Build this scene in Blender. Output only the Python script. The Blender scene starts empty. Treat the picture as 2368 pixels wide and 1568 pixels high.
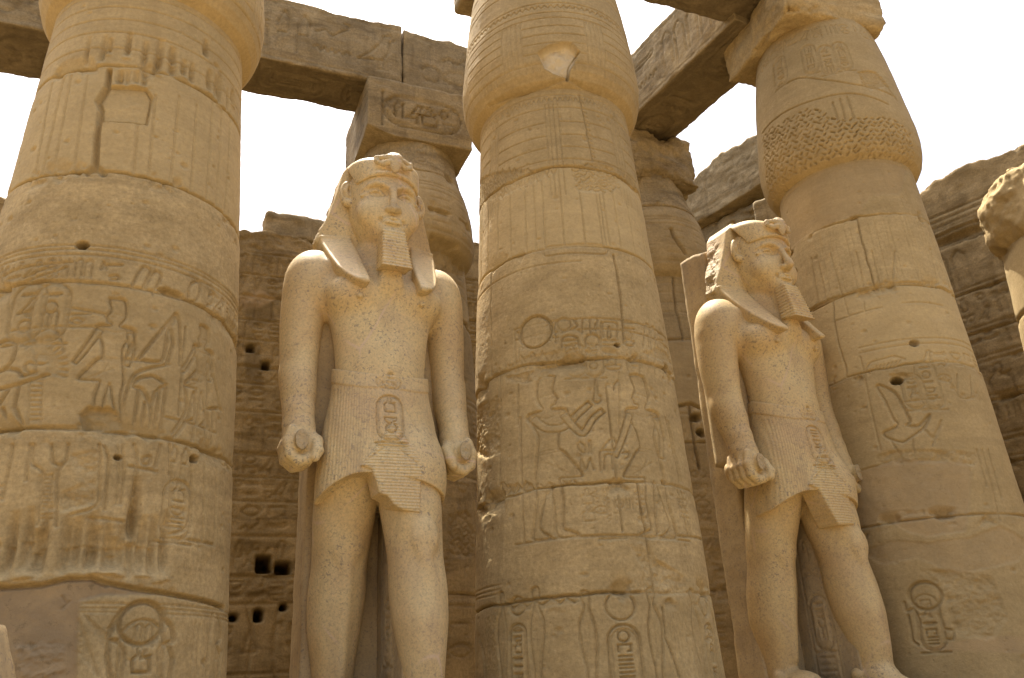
import bpy, math, random
import numpy as np
from mathutils import Matrix, Vector

# ---------------------------------------------------------------- camera, sky, sun, exposure
scene = bpy.context.scene
FPX, PITCH, ROLL = 1949.9, math.radians(22.254), math.radians(3.134)   # focal length in pixels of a 2367 px wide picture
EYE = np.array([0.0, 0.0, 1.7])
_f = np.array([0, math.cos(PITCH), math.sin(PITCH)])
_r0 = np.array([1.0, 0, 0]); _u0 = np.cross(_r0, _f)
_r = math.cos(ROLL)*_r0 - math.sin(ROLL)*_u0
_u = math.sin(ROLL)*_r0 + math.cos(ROLL)*_u0
cd = bpy.data.cameras.new('camera'); cam = bpy.data.objects.new('camera', cd)
scene.collection.objects.link(cam); scene.camera = cam
cd.sensor_width = 36; cd.lens = FPX/2367*36; cd.clip_start = .1; cd.clip_end = 3000
M = Matrix.Identity(4)
for i in range(3):
    M[i][0] = _r[i]; M[i][1] = _u[i]; M[i][2] = -_f[i]; M[i][3] = EYE[i]
cam.matrix_world = M

SUN_EL, SUN_AZ = math.radians(70), math.radians(-25)      # azimuth from +Y towards +X: behind the ruins, a little to the left
sdir = Vector((math.sin(SUN_AZ)*math.cos(SUN_EL), math.cos(SUN_AZ)*math.cos(SUN_EL), math.sin(SUN_EL)))
w = bpy.data.worlds.new('World'); scene.world = w; w.use_nodes = True
nt = w.node_tree; bg = nt.nodes['Background']
sky = nt.nodes.new('ShaderNodeTexSky'); sky.sky_type = 'NISHITA'; sky.sun_disc = False
sky.sun_elevation = SUN_EL; sky.sun_rotation = SUN_AZ
sky.dust_density = 9.0; sky.air_density = 1.0; sky.ozone_density = 1.0
nt.links.new(sky.outputs[0], bg.inputs[0]); bg.inputs[1].default_value = 0.15
sl = bpy.data.lights.new('sun', 'SUN'); sl.energy = 5; sl.angle = math.radians(.5); sl.color = (1, .94, .84)
so = bpy.data.objects.new('sun', sl); scene.collection.objects.link(so)
so.rotation_euler = (-sdir).to_track_quat('-Z', 'Y').to_euler()
scene.view_settings.view_transform = 'Standard'; scene.view_settings.look = 'None'
scene.view_settings.gamma = 1; scene.view_settings.exposure = 1.27

# ---------------------------------------------------------------- the plan: a row of columns and the lines behind it
ROW = math.radians(67.05)
D = np.array([math.sin(ROW), math.cos(ROW)]); N = np.array([math.cos(ROW), -math.sin(ROW)])  # along the row, towards the court
P0 = np.array([-3.897, 7.542])
def plan(k, s):                      # k columns along the row, s metres behind it
    return P0 + D*5*k - N*s
def ray(x, y):
    return _f + _r*(x-1183.5)/FPX - _u*(y-784.0)/FPX

# ---------------------------------------------------------------- noise
_rng = np.random.RandomState(7)
_T = _rng.rand(4096).astype(np.float32)
def _h(ix, iy, iz): return _T[(ix*374761 + iy*668265 + iz*974634 + ((ix*iy) & 1023)*7) & 4095]
def noise3(x, y, z):
    x = np.asarray(x, np.float32); y = np.asarray(y, np.float32); z = np.asarray(z, np.float32)
    fx, fy, fz = np.floor(x), np.floor(y), np.floor(z)
    ix, iy, iz = fx.astype(np.int64)+5000, fy.astype(np.int64)+5000, fz.astype(np.int64)+5000
    a, b, c = x-fx, y-fy, z-fz
    a = a*a*(3-2*a); b = b*b*(3-2*b); c = c*c*(3-2*c)
    def L(p, q, t): return p+(q-p)*t
    return L(L(L(_h(ix,iy,iz), _h(ix+1,iy,iz), a), L(_h(ix,iy+1,iz), _h(ix+1,iy+1,iz), a), b),
             L(L(_h(ix,iy,iz+1), _h(ix+1,iy,iz+1), a), L(_h(ix,iy+1,iz+1), _h(ix+1,iy+1,iz+1), a), b), c)*2-1
def fbm(x, y, z, sc=1.0, oct=4, gain=.5):
    s = 0; a = 1; t = 0
    for o in range(oct):
        k = sc*2.03**o
        s = s + a*noise3(x*k+o*17.3, y*k+o*5.1, z*k+o*9.7); t += a; a *= gain
    return s/t
def curve(pts, n=4):
    pts = [np.array(p, float) for p in pts]
    if len(pts) < 4: return [tuple(p) for p in pts]
    out = []; cl = np.allclose(pts[0], pts[-1])
    for i in range(len(pts)-1):
        p0 = pts[i-1] if i else (pts[-2] if cl else pts[0]); p1, p2 = pts[i], pts[i+1]
        p3 = pts[i+2] if i+2 < len(pts) else (pts[1] if cl else pts[-1])
        for k in range(n):
            t = k/n; out.append(tuple(p1+.5*t*(p2-p0)*.8+t*t*(-.5*.8*(p3-p1)-.8*(p2-p0)+3*(p2-p1))+t**3*(.5*.8*(p2-p0)+.5*.8*(p3-p1)-2*(p2-p1))))
    out.append(tuple(pts[-1])); return out
def sstep(a, b, x):
    t = np.clip((x-a)/(b-a), 0, 1); return t*t*(3-2*t)

# ---------------------------------------------------------------- objects
COL = scene.collection
def tag(o, label=None, cat=None, group=None, kind=None):
    if label: o['label'] = label
    if cat: o['category'] = cat
    if group: o['group'] = group
    if kind or label: o['kind'] = kind or 'thing'
    return o
def empty(name, loc, rz=0):
    o = bpy.data.objects.new(name, None); COL.objects.link(o); o.location = loc; o.rotation_euler = (0, 0, rz); return o
def mesh_obj(name, V, F, mat, parent=None, attrs=None, smooth=True):
    V = np.asarray(V, np.float32); F = np.asarray(F, np.int32)
    if parent is not None:                       # world coordinates in, local to the parent out
        c, s = math.cos(parent.rotation_euler.z), math.sin(parent.rotation_euler.z)
        W = V - np.array(parent.location, np.float32)
        V = np.stack([W[:,0]*c+W[:,1]*s, -W[:,0]*s+W[:,1]*c, W[:,2]], 1)
    cc = V.mean(0); A_, B_, C_ = V[F[:, 0]]-cc, V[F[:, 1]]-cc, V[F[:, 2]]-cc
    if name != 'ground' and np.einsum('ij,ij->i', A_, np.cross(B_, C_)).sum() < 0: F = F[:, ::-1].copy()      # faces look outwards
    me = bpy.data.meshes.new(name); n = F.shape[1]
    me.vertices.add(len(V)); me.vertices.foreach_set('co', V.ravel().astype(np.float32))
    me.loops.add(F.size); me.loops.foreach_set('vertex_index', F.ravel())
    me.polygons.add(len(F)); me.polygons.foreach_set('loop_start', np.arange(0, F.size, n, dtype=np.int32))
    me.polygons.foreach_set('loop_total', np.full(len(F), n, np.int32))
    me.polygons.foreach_set('use_smooth', np.full(len(F), smooth))
    me.update(calc_edges=True)
    if attrs:
        for k, v in attrs.items():
            at = me.attributes.new(k, 'FLOAT', 'POINT'); at.data.foreach_set('value', np.asarray(v, np.float32).ravel())
    me.materials.append(mat)
    o = bpy.data.objects.new(name, me); COL.objects.link(o); o.parent = parent
    return o
def grid_faces(nr, nc, off=0, wrap=False):
    i = np.arange(nr-1)[:, None]; j = np.arange(nc if wrap else nc-1)[None, :]; j2 = (j+1) % nc
    a = i*nc+j; b = i*nc+j2; c = (i+1)*nc+j2; d = (i+1)*nc+j
    return np.stack([a, b, c, d], -1).reshape(-1, 4)+off
# ---------------------------------------------------------------- materials
def ramp(nt, src, stops):
    r = nt.nodes.new('ShaderNodeValToRGB'); e = r.color_ramp.elements
    e[0].position, e[0].color = stops[0][0], (*stops[0][1], 1); e[1].position, e[1].color = stops[-1][0], (*stops[-1][1], 1)
    for p, c in stops[1:-1]:
        q = e.new(p); q.color = (*c, 1)
    nt.links.new(src, r.inputs[0]); return r.outputs[0]
def g(v): return (v, v, v)
def nz(nt, co, scale, detail=4, rough=.55, dist=0, sq=None):
    if sq:
        m = nt.nodes.new('ShaderNodeMapping'); m.inputs['Scale'].default_value = sq; nt.links.new(co, m.inputs[0]); co = m.outputs[0]
    n = nt.nodes.new('ShaderNodeTexNoise'); n.inputs['Scale'].default_value = scale; n.inputs['Detail'].default_value = detail
    n.inputs['Roughness'].default_value = rough; n.inputs['Distortion'].default_value = dist
    nt.links.new(co, n.inputs['Vector']); return n.outputs[0]
def nz_col(nt, co, scale):
    n = nt.nodes.new('ShaderNodeTexNoise'); n.inputs['Scale'].default_value = scale; n.inputs['Detail'].default_value = 4; nt.links.new(co, n.inputs['Vector']); return n.outputs[1]
def mix(nt, f, a, b, mode='MIX'):
    m = nt.nodes.new('ShaderNodeMix'); m.data_type = 'RGBA'; m.blend_type = mode
    for s, v in ((0, f), (6, a), (7, b)):
        if isinstance(v, (int, float)): m.inputs[s].default_value = v
        elif isinstance(v, tuple): m.inputs[s].default_value = (*v, 1)
        else: nt.links.new(v, m.inputs[s])
    return m.outputs[2]
def mth(nt, op, a, b=None, c=None):
    m = nt.nodes.new('ShaderNodeMath'); m.operation = op
    for s, v in enumerate((a, b, c)):
        if v is None: continue
        if isinstance(v, (int, float)): m.inputs[s].default_value = v
        else: nt.links.new(v, m.inputs[s])
    return m.outputs[0]
def attr(nt, name):
    a = nt.nodes.new('ShaderNodeAttribute'); a.attribute_name = name; return a.outputs['Fac']
def newmat(name, rough=.9):
    m = bpy.data.materials.new(name); m.use_nodes = True; nt = m.node_tree
    b = nt.nodes['Principled BSDF']; b.inputs['Roughness'].default_value = rough
    b.inputs['Specular IOR Level'].default_value = .2
    tc = nt.nodes.new('ShaderNodeTexCoord'); return m, nt, b, tc.outputs['Object']
def bump(nt, b, hs, dist=.02):
    prev = None
    for h, s, d in hs:
        n = nt.nodes.new('ShaderNodeBump'); n.inputs['Strength'].default_value = s; n.inputs['Distance'].default_value = d
        nt.links.new(h, n.inputs['Height'])
        if prev is not None: nt.links.new(prev, n.inputs['Normal'])
        prev = n.outputs[0]
    nt.links.new(prev, b.inputs['Normal'])

def sandstone(name, light, mid, dark, stain=.35, pits=.5, mortar=(.30, .213, .112)):
    m, nt, b, co = newmat(name)
    n1 = nz(nt, co, .55, 5, .6, .4); n2 = nz(nt, co, 2.6, 5, .6); n3 = nz(nt, co, 26, 4, .7); n4 = nz(nt, co, 1.1, 6, .65, .8, (1, 1, 3.2))
    c = ramp(nt, n1, [(.3, dark), (.5, mid), (.68, light)])
    c = mix(nt, ramp(nt, n2, [(.38, g(0)), (.62, g(1))]), mix(nt, .55, c, dark), mix(nt, .35, c, light))
    st = ramp(nt, n4, [(.52, g(0)), (.66, g(1))])                                # grey-brown weather crust in beds
    c = mix(nt, mth(nt, 'MULTIPLY', st, stain), c, (dark[0]*.64, dark[1]*.6, dark[2]*.56))
    bd = ramp(nt, nz(nt, co, 1.6, 7, .72, .6, (.5, .5, 5)), [(.36, g(.80)), (.5, g(1.0)), (.64, g(1.12))])
    c = mix(nt, ramp(nt, nz(nt, co, .8, 3), [(.40, g(.15)), (.62, g(.9))]), c, mix(nt, 1.0, c, bd, 'MULTIPLY'))
    c = mix(nt, .55, c, mix(nt, 1.0, c, ramp(nt, n3, [(.3, g(.58)), (.7, g(1.36))]), 'MULTIPLY'))
    sk = ramp(nt, nz(nt, co, 1.0, 6, .7, .3, (5, 5, .45)), [(.54, g(0)), (.66, g(1))])          # old rain streaks
    c = mix(nt, mth(nt, 'MULTIPLY', mth(nt, 'MULTIPLY', sk, ramp(nt, nz(nt, co, .6, 3), [(.45, g(0)), (.6, g(1))])), .40), c, (dark[0]*.72, dark[1]*.68, dark[2]*.62))
    v = nt.nodes.new('ShaderNodeTexVoronoi'); v.inputs['Scale'].default_value = 11; nt.links.new(co, v.inputs['Vector'])
    pit = ramp(nt, v.outputs['Distance'], [(.05, g(1)), (.17, g(0))])
    pm = mth(nt, 'MULTIPLY', pit, ramp(nt, nz(nt, co, 1.7, 3), [(.5, g(0)), (.62, g(1))]))
    c = mix(nt, mth(nt, 'MULTIPLY', pm, .7*pits), c, (dark[0]*.6, dark[1]*.55, dark[2]*.5))
    # pale scratches and salt
    sp = ramp(nt, nz(nt, co, 9, 6, .8), [(.62, g(0)), (.69, g(1))])
    c = mix(nt, mth(nt, 'MULTIPLY', sp, .5), c, (light[0]*1.25, light[1]*1.25, light[2]*1.3))
    ti = attr(nt, 'tint'); c = mix(nt, mth(nt, 'MULTIPLY', mth(nt, 'MAXIMUM', ti, 0.0), .55), c, (light[0]*1.05, light[1]*1.05, light[2]*1.02)); c = mix(nt, mth(nt, 'MULTIPLY', mth(nt, 'MAXIMUM', mth(nt, 'MULTIPLY', ti, -1.0), 0.0), .5), c, dark)
    ma = attr(nt, 'mortar'); mc = mix(nt, ramp(nt, nz(nt, co, 2.2, 8, .7), [(.40, g(0)), (.60, g(1))]), mortar, (mortar[0]*1.35, mortar[1]*1.32, mortar[2]*1.22)); mc = mix(nt, ramp(nt, nz(nt, co, 12, 5, .75), [(.56, g(0)), (.64, g(.5))]), mc, (mortar[0]*.6, mortar[1]*.6, mortar[2]*.55))
    c = mix(nt, ma, c, mc)
    da = attr(nt, 'darkening'); c = mix(nt, da, c, (dark[0]*.35, dark[1]*.33, dark[2]*.33))  # colour darkening: painted shade under beams, darker tone in holes and wall patches
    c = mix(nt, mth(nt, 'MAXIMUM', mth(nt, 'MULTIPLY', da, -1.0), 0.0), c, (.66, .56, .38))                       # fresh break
    nt.links.new(c, b.inputs['Base Color'])
    inv = mth(nt, 'SUBTRACT', 1.0, mth(nt, 'MULTIPLY', ma, .35))
    bump(nt, b, [(nz(nt, co, 9, 6, .65), .22, .02), (mth(nt, 'MULTIPLY', nz(nt, co, 45, 4, .7), inv), .6, .012), (mth(nt, 'MULTIPLY', pm, -1.0), .6*pits, .02)])
    return m
SS_COL = sandstone('sandstone_column', (.49, .364, .178), (.425, .31, .145), (.335, .242, .108), .28)
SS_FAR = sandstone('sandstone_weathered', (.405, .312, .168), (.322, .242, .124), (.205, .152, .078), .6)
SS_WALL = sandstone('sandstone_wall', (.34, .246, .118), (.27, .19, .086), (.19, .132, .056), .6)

def granite(name, pleat=None, k=(1, 1, 1)):
    m, nt, b, co = newmat(name, .62); b.inputs['Specular IOR Level'].default_value = .35
    n1 = nz(nt, co, .9, 5, .6, .5); n2 = nz(nt, co, 3.2, 4, .6)
    c = ramp(nt, n1, [(.34, (.52, .38, .18)), (.5, (.59, .455, .228)), (.66, (.64, .515, .27))])
    c = mix(nt, ramp(nt, nz(nt, co, .7, 5, .62, 1.2), [(.48, g(0)), (.60, g(.55))]), c, (.46, .32, .16))                 # rusty clouds
    c = mix(nt, ramp(nt, n2, [(.42, g(0)), (.72, g(.45))]), c, (.55, .40, .22))
    cr = nz(nt, co, 42, 3, .75)                                                      # crystal grain
    c = mix(nt, .7, c, mix(nt, 1.0, c, ramp(nt, cr, [(.3, (.66, .64, .66)), (.5, (1, 1, 1)), (.72, (1.25, 1.15, 1.02))]), 'MULTIPLY'))
    s1 = ramp(nt, nz(nt, co, 30, 3, .65, .6), [(.56, g(0)), (.63, g(1))])
    zone = ramp(nt, nz(nt, co, 1.4, 4, .6), [(.38, g(.08)), (.62, g(.62))])
    c = mix(nt, mth(nt, 'MULTIPLY', s1, zone), c, (.14, .12, .11))
    # darker, browner body towards nothing in particular: big clouds of the stone
    sk = ramp(nt, nz(nt, co, 1.0, 6, .7, .5, (4, 4, .5)), [(.54, g(0)), (.68, g(1))])
    c = mix(nt, mth(nt, 'MULTIPLY', sk, .34), c, (.36, .27, .15))
    wv_ = nt.nodes.new('ShaderNodeTexVoronoi'); wv_.feature = 'DISTANCE_TO_EDGE'; wv_.inputs['Scale'].default_value = .75; nt.links.new(mix(nt, .12, co, nz_col(nt, co, 1.6)), wv_.inputs['Vector'])
    ck = mth(nt, 'MULTIPLY', ramp(nt, wv_.outputs['Distance'], [(.0, g(1)), (.012, g(0))]), ramp(nt, nz(nt, co, .9, 2), [(.5, g(0)), (.56, g(.55))]))
    c = mix(nt, ck, c, (.62, .46, .34))                                                # filled repair lines
    c = mix(nt, 1.0, c, k, 'MULTIPLY')
    da = attr(nt, 'rough'); c = mix(nt, mth(nt, 'MULTIPLY', da, .28), c, (.36, .27, .18))
    nt.links.new(c, b.inputs['Base Color'])
    hs = [(nz(nt, co, 60, 3, .6), .22, .006), (mth(nt, 'MULTIPLY', nz(nt, co, 22, 5, .7), da), 1.0, .04)]
    if pleat:
        sx = nt.nodes.new('ShaderNodeSeparateXYZ'); nt.links.new(co, sx.inputs[0])
        pv = attr(nt, 'pleatv'); ph = attr(nt, 'pleath')
        # pleat coordinate fans out a little towards the hem
        fan = mth(nt, 'DIVIDE', sx.outputs[0], mth(nt, 'ADD', 1.0, mth(nt, 'MULTIPLY', mth(nt, 'SUBTRACT', 3.2, sx.outputs[2]), .16)))
        fan = mth(nt, 'ADD', fan, mth(nt, 'MULTIPLY', nz(nt, co, 2.2, 3), .03))
        wv = mth(nt, 'SINE', mth(nt, 'MULTIPLY', fan, 2*math.pi/.0225)); wh = mth(nt, 'SINE', mth(nt, 'MULTIPLY', sx.outputs[2], 2*math.pi/.031))
        hs += [(mth(nt, 'MULTIPLY', wv, pv), .28, .006), (mth(nt, 'MULTIPLY', wh, ph), .42, .008)]
    bump(nt, b, hs)
    return m
K2 = (.91, .87, .79)
GRS = [(granite('pale_granite'), granite('pale_pleated_granite', True)), (granite('brown_granite', None, K2), granite('brown_pleated_granite', True, K2))]

SAND, nt_, b_, co_ = newmat('court_sand')
nt_.links.new(ramp(nt_, nz(nt_, co_, .35, 6, .6), [(.35, (.16, .12, .07)), (.65, (.22, .17, .10))]), b_.inputs['Base Color'])
bump(nt_, b_, [(nz(nt_, co_, 3, 8, .6), .6, .05)])
def granite_block(name):
    m, nt, b, co = newmat(name, .75)
    c = ramp(nt, nz(nt, co, 1.1, 5, .6, .5), [(.34, (.36, .26, .13)), (.5, (.43, .32, .165)), (.66, (.48, .365, .195))])
    c = mix(nt, .6, c, mix(nt, 1.0, c, ramp(nt, nz(nt, co, 34, 4, .75), [(.3, (.7, .68, .68)), (.5, (1, 1, 1)), (.7, (1.2, 1.12, 1.0))]), 'MULTIPLY'))
    c = mix(nt, mth(nt, 'MULTIPLY', ramp(nt, nz(nt, co, 30, 3, .65, .6), [(.58, g(0)), (.64, g(1))]), .45), c, (.15, .125, .11))
    c = mix(nt, mth(nt, 'MULTIPLY', ramp(nt, nz(nt, co, 1.5, 4, .6, 0, (3, 3, .5)), [(.5, g(0)), (.6, g(1))]), .35), c, (.2, .15, .095))
    nt.links.new(c, b.inputs['Base Color'])
    bump(nt, b, [(nz(nt, co, 9, 6, .65), .4, .02), (nz(nt, co, 55, 3, .6), .25, .006)])
    return m
GR_B = granite_block('rough_granite')
# ---------------------------------------------------------------- relief canvases
class Canvas:
    def __init__(s, u0, u1, v0, v1, res):
        s.u0, s.v0, s.res = u0, v0, res; s.gw, s.gd = .72, 1.0
        s.nu, s.nv = int((u1-u0)/res)+2, int((v1-v0)/res)+2
        s.H = np.zeros((s.nv, s.nu), np.float32); s.Mo = np.zeros((s.nv, s.nu), np.float32); s.So = np.zeros((s.nv, s.nu), np.float32)
        s.U = (u0+np.arange(s.nu)*res)[None, :].astype(np.float32); s.V = (v0+np.arange(s.nv)*res)[:, None].astype(np.float32)
    def box(s, a, b, c, d):
        i0 = max(0, int((a-s.u0)/s.res)); i1 = min(s.nu, int((b-s.u0)/s.res)+2); j0 = max(0, int((c-s.v0)/s.res)); j1 = min(s.nv, int((d-s.v0)/s.res)+2)
        return (slice(j0, j1), slice(i0, i1)) if i1 > i0 and j1 > j0 else None
    def groove(s, pts, w=.02, d=.015, closed=False):
        w = max(w*s.gw, s.res*1.05); d = d*s.gd
        pts = list(pts)
        if closed: pts = pts+[pts[0]]
        for (a, b), (c, e) in zip(pts[:-1], pts[1:]):
            bx = s.box(min(a, c)-w, max(a, c)+w, min(b, e)-w, max(b, e)+w)
            if bx is None: continue
            U, V = s.U[:, bx[1]], s.V[bx[0]]
            dx, dy = c-a, e-b; L = dx*dx+dy*dy+1e-9
            t = np.clip(((U-a)*dx+(V-b)*dy)/L, 0, 1)
            q = np.sqrt((U-a-t*dx)**2+(V-b-t*dy)**2)/w
            s.H[bx] = np.maximum(s.H[bx], d*np.clip(1.15*(1-q), 0, 1)**.6)
    def inside(s, pts, pad=0):
        P = np.array(pts); bx = s.box(P[:,0].min()-pad, P[:,0].max()+pad, P[:,1].min()-pad, P[:,1].max()+pad)
        if bx is None: return None, None
        U = np.broadcast_to(s.U[:, bx[1]], (bx[0].stop-bx[0].start, bx[1].stop-bx[1].start)); V = s.V[bx[0]]+0*U
        m = np.zeros(U.shape, bool)
        for i in range(len(P)):
            x1, y1 = P[i]; x2, y2 = P[(i+1) % len(P)]
            if y1 == y2: continue
            c = ((y1 > V) != (y2 > V)) & (U < (x2-x1)*(V-y1)/(y2-y1)+x1); m ^= c
        return bx, m
    def fill(s, pts, d, layer='H', mode='max', rough=0, seed=0, wob=0):
        bx, m = s.inside(pts, .1)
        if bx is None: return
        A = getattr(s, layer); m = m.astype(np.float32)
        for _ in range(2):
            p = np.pad(m, 1, mode='edge'); m = (p[1:-1,1:-1]*2+p[:-2,1:-1]+p[2:,1:-1]+p[1:-1,:-2]+p[1:-1,2:])/6
        if rough:
            U = s.U[:, bx[1]]+0*m; V = s.V[bx[0]]+0*m
            d = d+rough*fbm(U, V, seed, 7, 4, .6)
        if mode == 'max': A[bx] = np.maximum(A[bx], m*d)
        elif mode == 'add': A[bx] += m*d
        elif mode == 'set': A[bx] = A[bx]*(1-m)+m*d
    def flat(s, pts, seed=0):        # sunken plain patch of mortar
        s.fill(pts, .022, 'H', 'set', .004, seed); s.fill(pts, 1.0, 'Mo', 'max')
    def hatch(s, pts, step=.075, l=.05, d=.016, w=.014, ang=.6, seed=0, jit=.3, base=.012):
        rg = random.Random(seed); P = np.array(pts)
        if jit >= .8:                     # broken, pocked surface
            bx, m = s.inside(pts, .1)
            if bx is None: return
            U = s.U[:, bx[1]]+0*s.V[bx[0]]; V = s.V[bx[0]]+0*U; m = m.astype(np.float32)
            for _ in range(4):
                p = np.pad(m, 1, mode='edge'); m = (p[1:-1,1:-1]*2+p[:-2,1:-1]+p[2:,1:-1]+p[1:-1,:-2]+p[1:-1,2:])/6
            nn = .014+.034*fbm(U+V*.6, V*1.3-U*.4, seed, 6.5, 5, .68); s.H[bx] = s.H[bx]*(1-m*.7)+m*np.clip(nn+base*.3, -.012, .07); return
        s.fill(pts, base, 'H', 'max', .006, seed)
        v = P[:,1].min(); row = 0
        while v < P[:,1].max():
            u = P[:,0].min()+(row % 2)*step*.5; col = 0
            while u < P[:,0].max():
                if pin(P, u, v):
                    a = (ang if (col % 2) else -ang)+rg.uniform(-jit, jit)*.5; ll = l*rg.uniform(.6, 1.2)
                    uu, vv = u+rg.uniform(-1, 1)*step*.15, v+rg.uniform(-1, 1)*step*.15
                    s.groove([(uu-math.cos(a)*ll/2, vv-math.sin(a)*ll/2), (uu+math.cos(a)*ll/2, vv+math.sin(a)*ll/2)], w, base+d*rg.uniform(.6, 1.1))
                u += step; col += 1
            v += step*.72; row += 1
    def joint(s, v, u0=None, u1=None, w=.018, d=.045, wob=.02, seed=0, chip=.5):
        w = max(w*.6, s.res*.9); wob = wob*.8
        u0 = s.u0 if u0 is None else u0; u1 = s.u0+s.nu*s.res if u1 is None else u1
        bx = s.box(u0, u1, v-.4, v+.4)
        if bx is None: return
        U, V = s.U[:, bx[1]], s.V[bx[0]]
        zj = v+wob*fbm(U, seed, 0, 1.3, 3)+wob*.35*fbm(U, seed, 3, 9, 3)
        dz = V-zj; am = .35+.65*sstep(-.5, .3, fbm(U, seed+4, 1, 1.1, 3))
        gr = d*am*np.exp(-(dz/w)**2)
        below = (dz < 0)*.007*np.exp(dz/.06)*am+(dz > 0)*.004*np.exp(-dz/.03)*am                            # upper drum stands proud, lower edge worn back
        ch = sstep(.12, .35, fbm(U, V, seed+9, 3.2, 4))*np.exp(-(dz/.10)**2)*.07*chip
        s.H[bx] = np.maximum(s.H[bx], gr+below+ch)
    def vjoint(s, u, v0, v1, w=.016, d=.04, wob=.03, seed=0):
        n = max(4, int(abs(v1-v0)/.12)); t = np.linspace(0, 1, n); vv = v0+(v1-v0)*t
        uu = u+wob*fbm(vv, seed, 0, 1.5, 3)+wob*.5*fbm(vv, seed, 5, 8, 2)
        s.groove(list(zip(uu.tolist(), vv.tolist())), w*1.5, d)
    def disc(s, c, r, w=.02, d=.025, bulge=.012, k=1.0):
        n = 26; s.groove([(c[0]+r*k*math.cos(i*2*math.pi/n), c[1]+r*math.sin(i*2*math.pi/n)) for i in range(n)], w, d, True)
        if bulge: s.fill([(c[0]+r*k*math.cos(i*2*math.pi/n), c[1]+r*math.sin(i*2*math.pi/n)) for i in range(n)], bulge)
    def cartouche(s, c, w, h, seed=0, horiz=False, base=True, d=.016, lw=.014):
        def T(p): return (c[0]+p[1], c[1]-p[0]) if horiz else (c[0]+p[0], c[1]+p[1])
        r = w/2; pts = []
        for i in range(9): a = math.pi*i/8; pts.append((r*math.cos(a), h/2-r+r*math.sin(a)))
        for i in range(9): a = math.pi+math.pi*i/8; pts.append((r*math.cos(a), -h/2+r+r*math.sin(a)))
        s.groove([T(p) for p in pts], lw, d, True)
        s.groove([T((p[0]*.84, p[1]*.93)) for p in pts], lw*.7, d*.55, True)
        if base: s.groove([T((-r*1.15, -h/2-lw)), T((r*1.15, -h/2-lw))], lw*1.1, d)
        rg = random.Random(seed); gs = w*.62
        if horiz:
            x = -h/2+r*.9
            while x < h/2-r*.7:
                k = rg.choice(['disc', 'reed', 'bird', 'water2', 'bar3', 'seat', 'house', 'ankh'])
                s.glyph(k, c[0]+x, c[1], gs*(1.05 if k in ('reed', 'bird', 'seat', 'ankh') else .8), lw*.8, d); x += gs*.72
        else:
            y = h/2-r*.75
            while y > -h/2+r*.6:
                k = rg.choice(['disc', 'bird', 'water', 'bar3', 'seat', 'basket', 'house', 'pair'])
                s.glyph(k, c[0], c[1]+y, gs*(1 if k in ('bird', 'seat', 'pair') else .8), lw*.8, d); y -= gs*(.95 if k in ('bird', 'seat', 'pair') else .62)
    def glyph(s, k, x, y, g, w=.012, d=.014):
        G = GLYPH[k]
        for pl in G:
            s.groove([(x+p[0]*g, y+p[1]*g) for p in pl], w, d)
    def column_of(s, x, y0, y1, g, seed=0, w=.011, d=.013):
        rg = random.Random(seed); y = max(y0, y1)-g/2
        while y > min(y0, y1)+g*.4:
            r = rg.random()
            if r < .45:
                s.glyph(rg.choice(TALL), x, y, g, w, d); y -= g*1.05
            elif r < .7:
                s.glyph(rg.choice(WIDE), x, y+g*.2, g, w, d); y -= g*.55
            else:
                for q in (-.27, .27): s.glyph(rg.choice(SMALL), x+q*g, y, g*.62, w, d)
                y -= g*.78
    def row_of(s, x0, x1, y, g, seed=0, w=.012, d=.014):
        rg = random.Random(seed); x = x0+g*.5
        while x < x1-g*.3:
            r = rg.random()
            if r < .55: s.glyph(rg.choice(TALL), x, y, g, w, d); x += g*.8
            elif r < .8:
                for q in (-.27, .27): s.glyph(rg.choice(WIDE), x, y+q*g, g*.75, w, d)
                x += g*.95
            else:
                for q in (-.27, .27): s.glyph(rg.choice(SMALL), x, y+q*g, g*.6, w, d)
                x += g*.6
    def sample(s, u, v, A):
        fu = np.clip((u-s.u0)/s.res, 0, s.nu-1.001); fv = np.clip((v-s.v0)/s.res, 0, s.nv-1.001)
        i = fu.astype(int); j = fv.astype(int); a = fu-i; b = fv-j
        out = (A[j, i]*(1-a)+A[j, i+1]*a)*(1-b)+(A[j+1, i]*(1-a)+A[j+1, i+1]*a)*b
        ins = (u >= s.u0) & (u <= s.u0+(s.nu-1)*s.res) & (v >= s.v0-.01) & (v <= s.v0+(s.nv-1)*s.res)
        return out*ins
def pin(P, u, v):
    c = False
    for i in range(len(P)):
        x1, y1 = P[i]; x2, y2 = P[(i+1) % len(P)]
        if (y1 > v) != (y2 > v) and u < (x2-x1)*(v-y1)/(y2-y1)+x1: c = not c
    return c
def arc(cx, cy, r, a0, a1, n=8, k=1.0): return [(cx+r*k*math.cos(math.radians(a0+(a1-a0)*i/n)), cy+r*math.sin(math.radians(a0+(a1-a0)*i/n))) for i in range(n+1)]
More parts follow.
